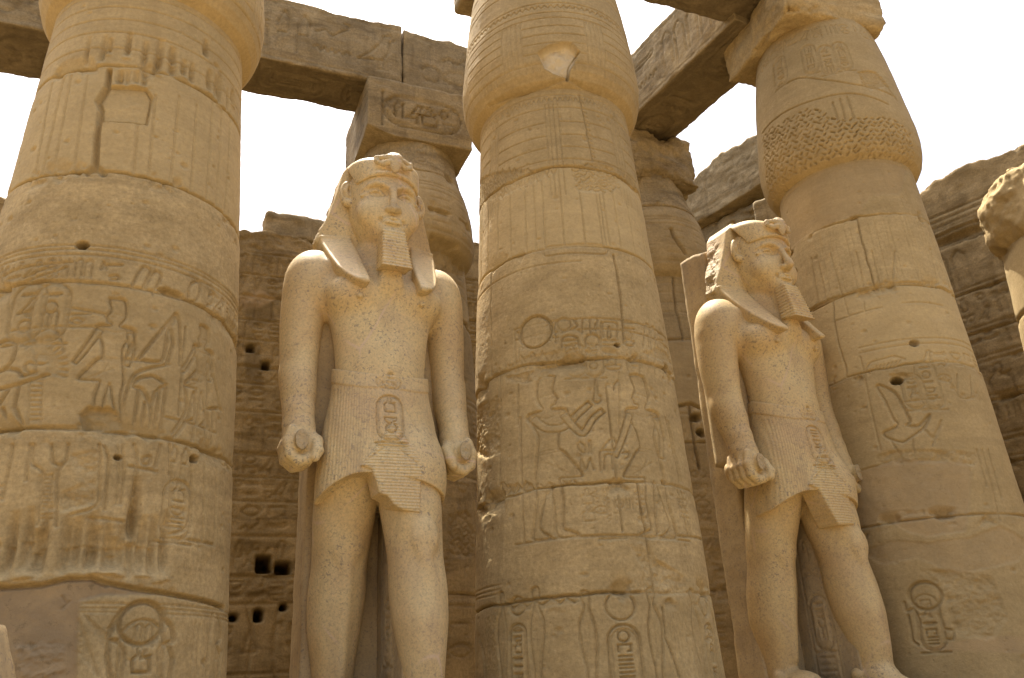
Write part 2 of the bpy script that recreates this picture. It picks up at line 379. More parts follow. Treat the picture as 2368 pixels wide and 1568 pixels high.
GLYPH = {
 'disc': [arc(0, 0, .36, 0, 360, 16)], 'discdot': [arc(0, 0, .36, 0, 360, 16), arc(0, 0, .1, 0, 360, 6)],
 'reed': [[(-.12, -.5), (-.12, .15), (0, .5), (.14, .3), (.1, -.05), (-.12, -.05)]],
 'tworeed': [[(-.3, -.5), (-.3, .15), (-.18, .5), (-.06, .3), (-.1, -.05), (-.3, -.05)], [(.1, -.5), (.1, .15), (.22, .5), (.34, .3), (.3, -.05), (.1, -.05)]],
 'water': [[(-.5, 0), (-.4, .1), (-.3, -.08), (-.2, .1), (-.1, -.08), (0, .1), (.1, -.08), (.2, .1), (.3, -.08), (.4, .1), (.5, 0)]],
 'water2': [[(-.25, -.5), (-.15, -.38), (-.35, -.26), (-.15, -.14), (-.35, -.02), (-.15, .1), (-.35, .22), (-.15, .34), (-.25, .5)], [(.2, -.45), (.2, .45)]],
 'bar3': [[(-.4, .28), (.4, .28)], [(-.4, 0), (.4, 0)], [(-.4, -.28), (.4, -.28)]],
 'stick3': [[(-.28, -.4), (-.28, .4)], [(0, -.4), (0, .4)], [(.28, -.4), (.28, .4)]],
 'bird': [[(-.42, -.3), (-.2, -.12), (.05, .2), (.12, .42), (.26, .47), (.36, .36), (.26, .3), (.22, .0), (.1, -.22), (-.42, -.3)], [(.02, -.24), (.02, -.47), (.2, -.47)], [(.12, -.2), (.14, -.44)]],
 'seat': [[(-.3, -.48), (-.34, 0), (-.12, .18), (-.14, .42), (.06, .48), (.12, .3), (.04, .16), (.3, -.02), (.34, -.48), (-.3, -.48)], [(-.02, .05), (.32, .14)]],
 'basket': [[(-.45, .12), (.45, .12)], arc(0, .12, .45, 180, 360, 8)], 'loaf': [arc(0, -.15, .36, 0, 180, 8), [(-.36, -.15), (.36, -.15)]],
 'house': [[(-.4, -.2), (-.4, .22), (.4, .22), (.4, -.2), (.2, -.2)]], 'mouth': [arc(0, -.32, .55, 40, 140, 8), arc(0, .32, .55, 220, 320, 8)],
 'ankh': [[(0, -.5), (0, .02)], [(-.25, .02), (.25, .02)], arc(0, .25, .19, -90, 270, 10)],
 'feather': [[(-.06, -.5), (-.08, .3), (.05, .5), (.2, .42), (.16, .2), (.02, -.5)]],
 'snake': [[(-.45, -.18), (-.2, -.02), (.0, -.2), (.2, -.02), (.38, .1), (.45, .28), (.3, .3)]],
 'staff': [[(0, -.5), (0, .4), (.2, .5), (.22, .34)]], 'arm': [[(-.45, .05), (.2, .05), (.34, .15), (.45, .05), (.34, -.05), (-.45, -.08)]],
 'eye': [arc(0, -.3, .5, 45, 135, 6), arc(0, .3, .5, 225, 315, 6), arc(0, 0, .09, 0, 360, 6)], 'tri': [[(-.22, -.45), (0, .45), (.22, -.45), (-.22, -.45)]],
 'beetle': [arc(0, -.05, .25, 0, 360, 12), arc(0, .28, .12, 0, 360, 8), [(-.25, 0), (-.42, .25)], [(.25, 0), (.42, .25)], [(-.22, -.15), (-.38, -.4)], [(.22, -.15), (.38, -.4)]],
 'sq': [[(-.25, -.25), (-.25, .25), (.25, .25), (.25, -.25), (-.25, -.25)]], 'pair': [[(-.3, -.45), (-.3, .3), (-.15, .45), (-.02, .3), (-.02, -.45)], [(.1, -.45), (.1, .3), (.25, .45), (.38, .3), (.38, -.45)]],
 'jar': [[(-.1, .45), (-.12, .2), (-.25, -.1), (-.15, -.45), (.15, -.45), (.25, -.1), (.12, .2), (.1, .45), (-.1, .45)]],
}
TALL = ['reed', 'tworeed', 'bird', 'seat', 'ankh', 'feather', 'staff', 'tri', 'beetle', 'pair', 'jar', 'bird', 'water2']
WIDE = ['water', 'basket', 'mouth', 'snake', 'arm', 'eye', 'bar3', 'house']
SMALL = ['disc', 'loaf', 'sq', 'discdot', 'stick3', 'bar3', 'disc']

# ---------------------------------------------------------------- columns
NECK = 8.49; RN = .985; RB = 1.275; RREF = 1.13
def shaft_r(z): return np.interp(z, [0, .25, 1.0, 1.9, 5.0, NECK], [1.15, 1.27, 1.31, 1.275, 1.165, RN])
CAPZ = [NECK, 8.56, 8.66, 8.8, 9.0, 9.2, 9.45, 9.8, 10.2, 10.6, 10.95, 11.18]
CAPR = [RN, 1.08, 1.14, 1.18, 1.2, 1.195, 1.17, 1.13, 1.085, 1.03, .97, .92]
def cap_r(z): return np.interp(z, CAPZ, CAPR)
def col_r(z): return np.where(np.asarray(z) < NECK, shaft_r(z), cap_r(z))
class Col:
    def __init__(s, k, sb, label, res=.012, back=.06, half=1.75, mat=None, ztop=11.18, name='papyrus_column', group=None):
        s.c = plan(k, sb); s.mat = mat or SS_COL; s.res = res; s.back = back; s.half = half; s.ztop = ztop
        s.face = math.atan2(-s.c[1], -s.c[0])            # angle that looks at the camera
        s.cv = Canvas(-half*RREF, half*RREF, 0, 11.6, res); s.k = k
        s.root = empty(name, (s.c[0], s.c[1], 0)); tag(s.root, label, 'column', group)
        s.seed = int(abs(k*37+sb*11))+3; s.erode = None; s.rr = 1.0
    def uv(s, x, y):                                     # photograph point -> place on this column's surface
        d = ray(x, y); o = EYE[:2]-s.c
        zz = 5.0
        for _ in range(30):
            R = float(col_r(zz)); a = d[0]**2+d[1]**2; b = 2*(o[0]*d[0]+o[1]*d[1]); c = o@o-R*R
            q = b*b-4*a*c; t = (-b-math.sqrt(max(q, 0)))/(2*a); zz = .5*zz+.5*(EYE[2]+d[2]*t)
        px, py = o[0]+d[0]*t, o[1]+d[1]*t
        a = math.atan2(py, px)-s.face; a = (a+math.pi) % (2*math.pi)-math.pi
        return (a*RREF, zz)
    def P(s, *pts): return [s.uv(*p) for p in pts]
    def build(s, joints=()):
        cv = s.cv
        nf = int(2*s.half*RREF/s.res); nb = int((2*math.pi-2*s.half)*RREF/s.back)
        ang = np.concatenate([np.linspace(-s.half, s.half, nf), np.linspace(s.half, 2*math.pi-s.half, nb+2)[1:-1]])
        offs = {}
        def part(name, z0, z1, rf):
            nzv = int((z1-z0)/s.res)+1
            z = np.linspace(z0, z1, nzv); A, Z = np.meshgrid(ang, z); R = rf(Z)*s.rr
            u = np.where(A <= s.half, A, 99)*RREF
            H = cv.sample(u, Z, cv.H); Mo = cv.sample(u, Z, cv.Mo); So = cv.sample(u, Z, cv.So)
            X, Y = np.cos(A), np.sin(A)
            dr = np.zeros_like(R); Ti = np.zeros_like(R)
            zs = [-1]+sorted(joints)+[99]
            for i in range(len(zs)-1):
                rg = random.Random(s.seed*31+i); m_ = (Z >= zs[i]) & (Z < zs[i+1]); dr += np.where(m_, rg.uniform(-.010, .010), 0); Ti += np.where(m_, rg.uniform(-1, 1), 0)
            n = .012*fbm(X*R+s.seed, Y*R, Z, .9, 3)+.006*fbm(X*R, Y*R+s.seed, Z, 4, 3)+(1-Mo*.8)*.0022*fbm(X*R, Y*R, Z+s.seed, 22, 2)
            R2 = R+dr+n-H*1.3
            if s.erode is not None: R2 = s.erode(A, Z, R2)
            g_ = s.face+A
            V = np.stack([s.c[0]+R2*np.cos(g_), s.c[1]+R2*np.sin(g_), Z], -1).reshape(-1, 3)
            F = grid_faces(nzv, len(ang), 0, True)
            nA = len(ang)
            capv = np.array([[s.c[0], s.c[1], z[0]], [s.c[0], s.c[1], z[-1]]]); V = np.vstack([V, capv]); b0 = nzv*nA
            j = np.arange(nA); j2 = (j+1) % nA
            F = np.vstack([F, np.stack([j2, j, np.full(nA, b0), np.full(nA, b0)], 1)[:, [0, 1, 2, 3]], np.stack([(nzv-1)*nA+j, (nzv-1)*nA+j2, np.full(nA, b0+1), np.full(nA, b0+1)], 1)])
            # close the ends with triangles written as degenerate-free quads
            tri = F[-2*nA:]; F = F[:-2*nA]
            o = mesh_obj(name, V[:b0], F, s.mat, s.root, {'mortar': Mo.ravel(), 'darkening': So.ravel(), 'tint': Ti.ravel()})
            me = o.data
            return o
        part('shaft', .0, min(NECK, s.ztop), shaft_r)
        if s.ztop > NECK: part('capital', NECK, s.ztop, cap_r)
        # disc under the shaft
        a = np.linspace(0, 2*math.pi, 72, endpoint=False); rs = [0.02, 1.62, 1.66, 1.66, 1.6, 0.02]; zz = [.0, .0, .03, .24, .3, .3]
        V = np.array([[s.c[0]+r*math.cos(t), s.c[1]+r*math.sin(t), z] for r, z in zip(rs, zz) for t in a])
        mesh_obj('base', V, grid_faces(6, 72, 0, True), s.mat, s.root, {'mortar': np.zeros(len(V)), 'darkening': np.zeros(len(V))})
        # lid
        if s.erode is None or s.ztop > 11:
            zt = s.ztop; V = np.array([[s.c[0]+r*math.cos(t), s.c[1]+r*math.sin(t), zt-.015] for r in (.02, float(col_r(zt))*.99) for t in a])
            mesh_obj('top_bed', V, grid_faces(2, 72, 0, True), s.mat, s.root, {'mortar': np.zeros(len(V)), 'darkening': np.zeros(len(V))})

# ---------------------------------------------------------------- weathered blocks
def terrace(t, n):
    q = t*n; f = np.floor(q); return (f+sstep(.62, .98, q-f))/n
def block(name, o, ax, ay, z0, z1, res, mat, parent=None, r0=.03, r1=.08, amp=.015, cvs=None, top=None, bot=None, seed=0, warp=None, darkening=None, erode=None):
    """o: corner in plan; ax, ay: edge vectors in plan; cvs: {'ax0','ax1','ay0','ay1','z0'} -> Canvas on that face"""
    ax = np.array(ax, float); ay = np.array(ay, float); La, Lb, Lc = np.linalg.norm(ax), np.linalg.norm(ay), z1-z0
    ea, eb = ax/La, ay/Lb
    if isinstance(res, (int, float)): res = (res, res, res)
    na, nb, nc = max(2, int(La/res[0])), max(2, int(Lb/res[1])), max(2, int(Lc/res[2]))
    Vs, Fs, off = [], [], 0; faces = []
    def face(i, j, fix, val, ni, nj, key, flip):
        nonlocal off
        I, J = np.meshgrid(np.linspace(0, 1, ni+1), np.linspace(0, 1, nj+1)); p = np.zeros(I.shape+(3,)); p[..., i] = I; p[..., j] = J; p[..., fix] = val
        f = grid_faces(nj+1, ni+1, off); f = f[:, ::-1] if flip else f
        Vs.append(p.reshape(-1, 3)); Fs.append(f); faces.append((key, off, off+I.size)); off += I.size
    face(0, 2, 1, 0, na, nc, 'ay0', False); face(0, 2, 1, 1, na, nc, 'ay1', True)
    face(1, 2, 0, 0, nb, nc, 'ax0', True); face(1, 2, 0, 1, nb, nc, 'ax1', False)
    face(0, 1, 2, 0, na, nb, 'z0', True); face(0, 1, 2, 1, na, nb, 'z1', False)
    P = np.vstack(Vs); L = np.array([La, Lb, Lc]); p = P*L
    if top is not None: p[:, 2] = P[:, 2]*(Lc+top(p[:, 0], p[:, 1]))
    if bot is not None:
        b = bot(p[:, 0], p[:, 1]); p[:, 2] = b+(p[:, 2])*(1-b/np.maximum(Lc, .01))
    sx, sy, sz = p[:, 0]+seed*3.7, p[:, 1]+seed*1.9, p[:, 2]+seed*.7
    rr = r0+r1*sstep(-.25, .6, terrace(fbm(sx, sy, sz, 2.2, 4, .6), 6))
    q = np.clip(p, 0, None); Lt = np.stack([np.full(len(p), La), np.full(len(p), Lb), np.maximum(p[:, 2].max()*0+Lc, p[:, 2]*0+Lc)], 1)
    if top is not None: Lt[:, 2] = Lc+top(p[:, 0], p[:, 1])
    lo = np.minimum(rr[:, None], Lt*.45); inner = np.clip(p, lo, Lt-lo)
    dv = p-inner; dl = np.linalg.norm(dv, axis=1, keepdims=True); nrm = dv/np.maximum(dl, 1e-6)
    p2 = inner+nrm*np.minimum(dl, lo.min(1, keepdims=True))
    t_ = fbm(sx+.3*sz, sy, sz*1.6, 1.5, 4); disp = amp*(.35*t_+.75*terrace(t_, 7))+amp*.5*fbm(sx, sy, sz, 6, 3)+.006*fbm(sx, sy, sz, 18, 2)
    Mo = np.zeros(len(p)); So = np.zeros(len(p))
    if cvs:
        for key, a0, a1 in faces:
            if key in cvs:
                c = cvs[key]; sl_ = slice(a0, a1)
                u = p[sl_, 1] if key.startswith('ax') else p[sl_, 0]; v = p[sl_, 1] if key.startswith('z') else p[sl_, 2]
                e6 = np.sort(np.stack([p[sl_, 0], La-p[sl_, 0], p[sl_, 1], Lb-p[sl_, 1], p[sl_, 2], Lt[sl_, 2]-p[sl_, 2]]), 0)[1]
                disp[sl_] -= 1.6*c.sample(u, v, c.H)*sstep(0, .03, e6); Mo[sl_] = c.sample(u, v, c.Mo); So[sl_] = c.sample(u, v, c.So)
    if erode is not None: disp = disp-erode(p)
    p2 = p2+nrm*disp[:, None]
    W = np.zeros_like(p2); W[:, :2] = np.array(o)+p2[:, :1]*ea+p2[:, 1:2]*eb; W[:, 2] = z0+p2[:, 2]
    if warp is not None: W = warp(W, p)
    F = np.vstack(Fs)
    # which way round: make the faces look outwards
    if ea[0]*eb[1]-ea[1]*eb[0] < 0: F = F[:, ::-1]
    # weld coincident points on shared edges
    key = np.round(W*20000).astype(np.int64); kk = key[:, 0]*73856093 ^ key[:, 1]*19349663 ^ key[:, 2]*83492791
    _, first, inv = np.unique(kk, return_index=True, return_inverse=True)
    return mesh_obj(name, W[first], inv[F], mat, parent, {'mortar': Mo[first], 'darkening': So[first]})
# ---------------------------------------------------------------- statues, carved as a distance field and skinned
class Field:
    def __init__(s, lo, hi, h):
        s.lo, s.h = np.array(lo, float), h; s.n = [int((b-a)/h)+2 for a, b in zip(lo, hi)]
        s.ax = [(lo[i]+np.arange(s.n[i])*h).astype(np.float32) for i in range(3)]
        s.D = np.full(s.n, .5, np.float32)
    def bx(s, lo, hi, pad):
        sl_, c = [], []
        for i in range(3):
            a = max(0, int((lo[i]-pad-s.lo[i])/s.h)); b = min(s.n[i], int((hi[i]+pad-s.lo[i])/s.h)+2)
            if b <= a: return None, None
            sl_.append(slice(a, b)); sh = [1, 1, 1]; sh[i] = -1; c.append(s.ax[i][a:b].reshape(sh))
        return tuple(sl_), c
    def op(s, lo, hi, fn, k=.03, mode='u'):
        b, c = s.bx(lo, hi, max(k, .06)+2*s.h)
        if b is None: return
        d = fn(*c).astype(np.float32); A = s.D[b]
        if mode == 'u':
            h = np.clip(k-np.abs(A-d), 0, None)/k if k > 0 else 0
            s.D[b] = np.minimum(A, d)-h*h*k*.25
        elif mode == 's':
            d = -d; h = np.clip(k-np.abs(A-d), 0, None)/k if k > 0 else 0
            s.D[b] = np.maximum(A, d)+h*h*k*.25
        elif mode == 'i': s.D[b] = np.maximum(A, d)
    def ell(s, c, r, k=.03, mode='u', rz=0, rx=0, ry=0):
        R = max(r); Mx = (Matrix.Rotation(rz, 3, 'Z') @ Matrix.Rotation(ry, 3, 'Y') @ Matrix.Rotation(rx, 3, 'X')).transposed()
        def fn(X, Y, Z):
            x, y, z = X-c[0], Y-c[1], Z-c[2]
            a = (Mx[0][0]*x+Mx[0][1]*y+Mx[0][2]*z)/r[0]; b = (Mx[1][0]*x+Mx[1][1]*y+Mx[1][2]*z)/r[1]; e = (Mx[2][0]*x+Mx[2][1]*y+Mx[2][2]*z)/r[2]
            k0 = np.sqrt(a*a+b*b+e*e); k1 = np.sqrt((a/r[0])**2+(b/r[1])**2+(e/r[2])**2)+1e-6
            return k0*(k0-1)/k1
        s.op([c[i]-R for i in range(3)], [c[i]+R for i in range(3)], fn, k, mode)
    def cap(s, a, b, ra, rb, k=.03, mode='u'):
        R = max(ra, rb); lo = [min(a[i], b[i])-R for i in range(3)]; hi = [max(a[i], b[i])+R for i in range(3)]
        dx = [b[i]-a[i] for i in range(3)]; L = sum(v*v for v in dx)+1e-9
        def fn(X, Y, Z):
            t = np.clip(((X-a[0])*dx[0]+(Y-a[1])*dx[1]+(Z-a[2])*dx[2])/L, 0, 1)
            return np.sqrt((X-a[0]-t*dx[0])**2+(Y-a[1]-t*dx[1])**2+(Z-a[2]-t*dx[2])**2)-(ra+(rb-ra)*t)
        s.op(lo, hi, fn, k, mode)
    def chain(s, pts, rs, k=.02, mode='u'):
        for i in range(len(pts)-1): s.cap(pts[i], pts[i+1], rs[i], rs[i+1], k, mode)
    def loft(s, T, k=.03, mode='u', p=2.0, sm=.08, bfront=None):
        """rows: z, cx, cy, a, b; half width a, half depth b"""
        T = np.array(T, float); zz = np.arange(T[0, 0]-.3, T[-1, 0]+.3, .01); n = max(1, int(sm/.01)); ker = np.hanning(2*n+3); ker /= ker.sum()
        cols = [np.convolve(np.pad(np.interp(zz, T[:, 0], T[:, j]), n+1, mode='edge'), ker, 'valid') for j in range(1, 5)]
        A, B = T[:, 3].max(), T[:, 4].max()
        lo = [T[:, 1].min()-A, T[:, 2].min()-B, T[0, 0]]; hi = [T[:, 1].max()+A, T[:, 2].max()+B, T[-1, 0]]
        def fn(X, Y, Z):
            cx, cy, a, b = [np.interp(Z, zz, c_).astype(np.float32) for c_ in cols]
            q = (np.abs((X-cx)/a)**p+np.abs((Y-cy)/b)**p)**(1/p)
            r = np.sqrt((X-cx)**2+(Y-cy)**2)+1e-4
            d = (q-1)*np.maximum(np.minimum(r/np.maximum(q, .05), 3), .01)
            return np.maximum(d, np.maximum(T[0, 0]-Z, Z-T[-1, 0]))
        s.op(lo, hi, fn, k, mode)
    def boxr(s, c, h_, r=.03, k=.03, mode='u', rz=0):
        co, si = math.cos(rz), math.sin(rz); R = math.hypot(h_[0], h_[1])
        def fn(X, Y, Z):
            x = (X-c[0])*co+(Y-c[1])*si; y = -(X-c[0])*si+(Y-c[1])*co; z = Z-c[2]
            qx, qy, qz = np.abs(x)-h_[0]+r, np.abs(y)-h_[1]+r, np.abs(z)-h_[2]+r
            return np.sqrt(np.maximum(qx, 0)**2+np.maximum(qy, 0)**2+np.maximum(qz, 0)**2)+np.minimum(np.maximum(qx, np.maximum(qy, qz)), 0)-r
        s.op([c[0]-R, c[1]-R, c[2]-h_[2]], [c[0]+R, c[1]+R, c[2]+h_[2]], fn, k, mode)
    def plate(s, poly, yb, yf, r=.02, k=.02, mode='u'):
        """polygon in x,z; between back surface yb(x,z) and front surface yf(x,z)"""
        P = np.array(poly, float)
        def fn(X, Y, Z):
            x = X+0*Z; z = Z+0*X; d2 = np.full(x.shape, 1e9, np.float32); ins = np.zeros(x.shape, bool)
            for i in range(len(P)):
                x1, z1 = P[i]; x2, z2 = P[(i+1) % len(P)]; dx, dz = x2-x1, z2-z1
                t = np.clip(((x-x1)*dx+(z-z1)*dz)/(dx*dx+dz*dz+1e-9), 0, 1)
                d2 = np.minimum(d2, (x-x1-t*dx)**2+(z-z1-t*dz)**2)
                if z1 != z2: ins ^= ((z1 > z) != (z2 > z)) & (x < (x2-x1)*(z-z1)/(z2-z1)+x1)
            d = np.sqrt(d2); d = np.where(ins, -d, d)+r
            F_ = yf(X, Z) if callable(yf) else yf; B_ = yb(X, Z) if callable(yb) else yb
            e = np.maximum(Y-F_, B_-Y)+r
            return np.minimum(np.maximum(d, e), 0)+np.sqrt(np.maximum(d, 0)**2+np.maximum(e, 0)**2)-r
        ys = [-1.0, 1.2]
        s.op([P[:, 0].min(), ys[0], P[:, 1].min()], [P[:, 0].max(), ys[1], P[:, 1].max()], fn, k, mode)
    def skin(s):
        D = s.D; neg = D < 0; n0, n1, n2 = D.shape
        c = [neg[i:n0-1+i, j:n1-1+j, k:n2-1+k] for i in (0, 1) for j in (0, 1) for k in (0, 1)]
        sm = sum(x.astype(np.int8) for x in c); act = (sm > 0) & (sm < 8)
        I = np.argwhere(act); idx = -np.ones(act.shape, np.int64); idx[act] = np.arange(len(I))
        off = np.array([(i, j, k) for i in (0, 1) for j in (0, 1) for k in (0, 1)])
        val = np.stack([D[I[:, 0]+o[0], I[:, 1]+o[1], I[:, 2]+o[2]] for o in off], 1)
        acc = np.zeros((len(I), 3)); cnt = np.zeros(len(I))
        for a in range(8):
            for b in range(a+1, 8):
                if np.abs(off[a]-off[b]).sum() != 1: continue
                va, vb = val[:, a], val[:, b]; cr = (va < 0) != (vb < 0)
                t = np.where(cr, va/(va-vb+1e-12*(va == vb)), 0)
                acc += cr[:, None]*(off[a]+(off[b]-off[a])*t[:, None]); cnt += cr
        V = s.lo+(I+acc/cnt[:, None])*s.h
        Fs = []
        for ax in range(3):
            o1, o2 = [(1, 2), (2, 0), (0, 1)][ax]
            sh = [slice(1, -1)]*3; sh[ax] = slice(0, -1); sh2 = list(sh); sh2[ax] = slice(1, None)
            A, B = neg[tuple(sh)], neg[tuple(sh2)]
            E = np.argwhere(A != B); st = np.ones(3, int); st[ax] = 0; E = E+st
            e1 = np.zeros(3, int); e1[o1] = 1; e2 = np.zeros(3, int); e2[o2] = 1
            q = [E, E-e1, E-e1-e2, E-e2]
            q = [idx[x[:, 0], x[:, 1], x[:, 2]] for x in q]; F = np.stack(q, 1)
            sgn = neg[E[:, 0], E[:, 1], E[:, 2]]
            F[~sgn] = F[~sgn][:, ::-1]; Fs.append(F)
        F = np.vstack(Fs); F = F[(F >= 0).all(1)]
        return V, F[:, ::-1]

def body_shape(S):
    for sx in (-1, 1):
        # arm, shoulder, fist
        S.ell((sx*.72, -.2, 4.5), (.3, .31, .4), .12)
        S.cap((sx*.12, -.12, 4.92), (sx*.62, -.2, 4.70), .16, .16, .15)
        S.loft([(2.86, sx*.835, -.03, .135, .135), (3.0, sx*.835, -.06, .155, .165), (3.25, sx*.83, -.12, .185, .22), (3.45, sx*.825, -.17, .185, .225), (3.62, sx*.825, -.19, .195, .23), (3.95, sx*.815, -.21, .22, .265), (4.25, sx*.80, -.21, .235, .285), (4.45, sx*.77, -.21, .235, .28), (4.62, sx*.72, -.2, .17, .2), (4.74, sx*.68, -.2, .07, .08)], .08, sm=.12)
        S.ell((sx*.9, -.16, 3.42), (.1, .12, .13), .1)
        S.cap((sx*.835, .0, 2.98), (sx*.83, .02, 2.72), .13, .15, .08)
        hq = lambda x, y, z: (sx*(.83+(x-.83)*.84), y*.84, 2.62+(z-2.6)*.84)
        S.ell((sx*.83, .0, 2.78), (.145, .165, .14), .07); S.boxr((sx*.825, .01, 2.62), (.135, .18, .14), .11, .07)
        for i, y in enumerate((.19, .075, -.04, -.15)):       # four fingers wrapped under the rod, ends towards the thigh
            r = (.066, .07, .066, .058)[i]
            S.chain([hq(.945, y-.01, 2.76), hq(.985, y, 2.60), hq(.955, y+.01, 2.46), hq(.86, y+.02, 2.385), hq(.76, y+.02, 2.41), hq(.70, y+.02, 2.49)], [r*.7, r*.84, r*.84, r*.84, r*.84, r*.7], .016)
            if i < 3: S.chain([hq(1.03, y-.058, 2.72), hq(1.065, y-.058, 2.58), hq(1.03, y-.058, 2.43), hq(.89, y-.053, 2.315), hq(.75, y-.05, 2.335), hq(.66, y-.05, 2.42)], [.008, .014, .016, .016, .014, .01], .025, 's')
        S.chain([hq(.73, .06, 2.74), hq(.655, .17, 2.64), hq(.66, .27, 2.50), hq(.69, .285, 2.42)], [.07, .062, .056, .048], .02)   # thumb
        # rod held in the fist, broken face forward
        S.op([sx*.85-.13, -.36, 2.5], [sx*.85+.13, .34, 2.8], lambda X, Y, Z: np.maximum((np.sqrt(((X-sx*.85)/.068)**2+((Z-2.63)/.105)**2)-1)*.068, np.maximum(Y-.27, -.28-Y)), .018)
        # chest
        S.ell((sx*.31, .14, 4.28), (.33, .25, .24), .13)
        S.ell((sx*.34, .388, 4.18), (.034, .03, .034), .012)
        S.cap((sx*.08, .22, 4.62), (sx*.55, .05, 4.66), .05, .05, .12)
    S.loft([(2.42, 0, -.02, .50, .36), (2.8, 0, -.02, .53, .38), (3.15, 0, 0, .48, .345), (3.45, 0, 0, .468, .31), (3.75, 0, 0, .495, .33), (4.0, 0, -.02, .535, .36), (4.25, 0, -.06, .62, .37), (4.5, 0, -.1, .66, .34), (4.72, 0, -.12, .6, .27), (4.88, 0, -.12, .36, .2)], .1, p=2.3, sm=.16)
    S.ell((0, .23, 3.42), (.28, .12, .3), .15)                                     # belly
    S.cap((0, .385, 3.62), (0, .40, 4.4), .014, .02, .05, 's')                     # line down the chest
    S.ell((0, .37, 3.33), (.032, .04, .04), .03, 's')
    # legs
    S.loft([(.05, -.31, -.46, .17, .2), (.35, -.31, -.46, .175, .2), (.6, -.31, -.46, .205, .24), (.95, -.31, -.46, .262, .30), (1.25, -.30, -.42, .285, .31), (1.52, -.295, -.37, .272, .29), (1.75, -.29, -.33, .288, .30), (2.0, -.285, -.26, .31, .33), (2.45, -.28, -.12, .33, .39), (2.7, -.27, -.08, .31, .38)], .05, sm=.12)
    S.loft([(.05, .345, .34, .17, .2), (.35, .345, .32, .175, .2), (.6, .34, .30, .205, .25), (.95, .335, .25, .262, .31), (1.25, .33, .21, .28, .31), (1.52, .315, .19, .268, .28), (1.75, .30, .17, .285, .29), (2.0, .285, .14, .305, .34), (2.45, .28, .04, .315, .39), (2.7, .27, -.02, .31, .38)], .05, sm=.12)
    for cx, cy in ((-.30, -.37), (.31, .2)):
        S.ell((cx+.01, cy+.262, 1.70), (.12, .055, .15), .09)                      # kneecap
        S.ell((cx, cy+.25, 1.52), (.06, .05, .07), .06)
        S.cap((cx+.02, cy+.25, 1.42), (cx+.01, cy+.13, .5), .035, .03, .09)        # shin
        S.ell((cx-.13, cy+.13, 1.9), (.09, .12, .17), .1)
        S.ell((cx, cy+.2, .22), (.17, .24, .16), .1); S.loft([(.0, cx, cy+.30, .19, .52), (.12, cx, cy+.30, .185, .51), (.2, cx, cy+.22, .16, .40), (.3, cx, cy+.12, .14, .25)], .06, p=2.6, sm=.03)
        for i in range(5):
            S.cap((cx-.14+i*.07, cy+.68-.02*abs(i-1), .06), (cx-.15+i*.075, cy+.85-.025*abs(i-1), .05), .04, .042, .015)
        S.ell((cx-.17, cy+.02, .3), (.05, .07, .07), .05); S.ell((cx+.17, cy+.02, .3), (.05, .07, .07), .05)
def face_y(x, z):
    fy = np.interp(z, [4.93, 5.0, 5.1, 5.2, 5.35, 5.5, 5.65, 5.8], [.36, .405, .42, .42, .42, .412, .425, .41])
    hw = np.interp(z, [4.93, 4.98, 5.05, 5.15, 5.3, 5.45, 5.6, 5.8], [.13, .2, .265, .325, .372, .388, .385, .36])
    return fy*(1-min(1, abs(x)/hw)**2.3)**(1/2.3)
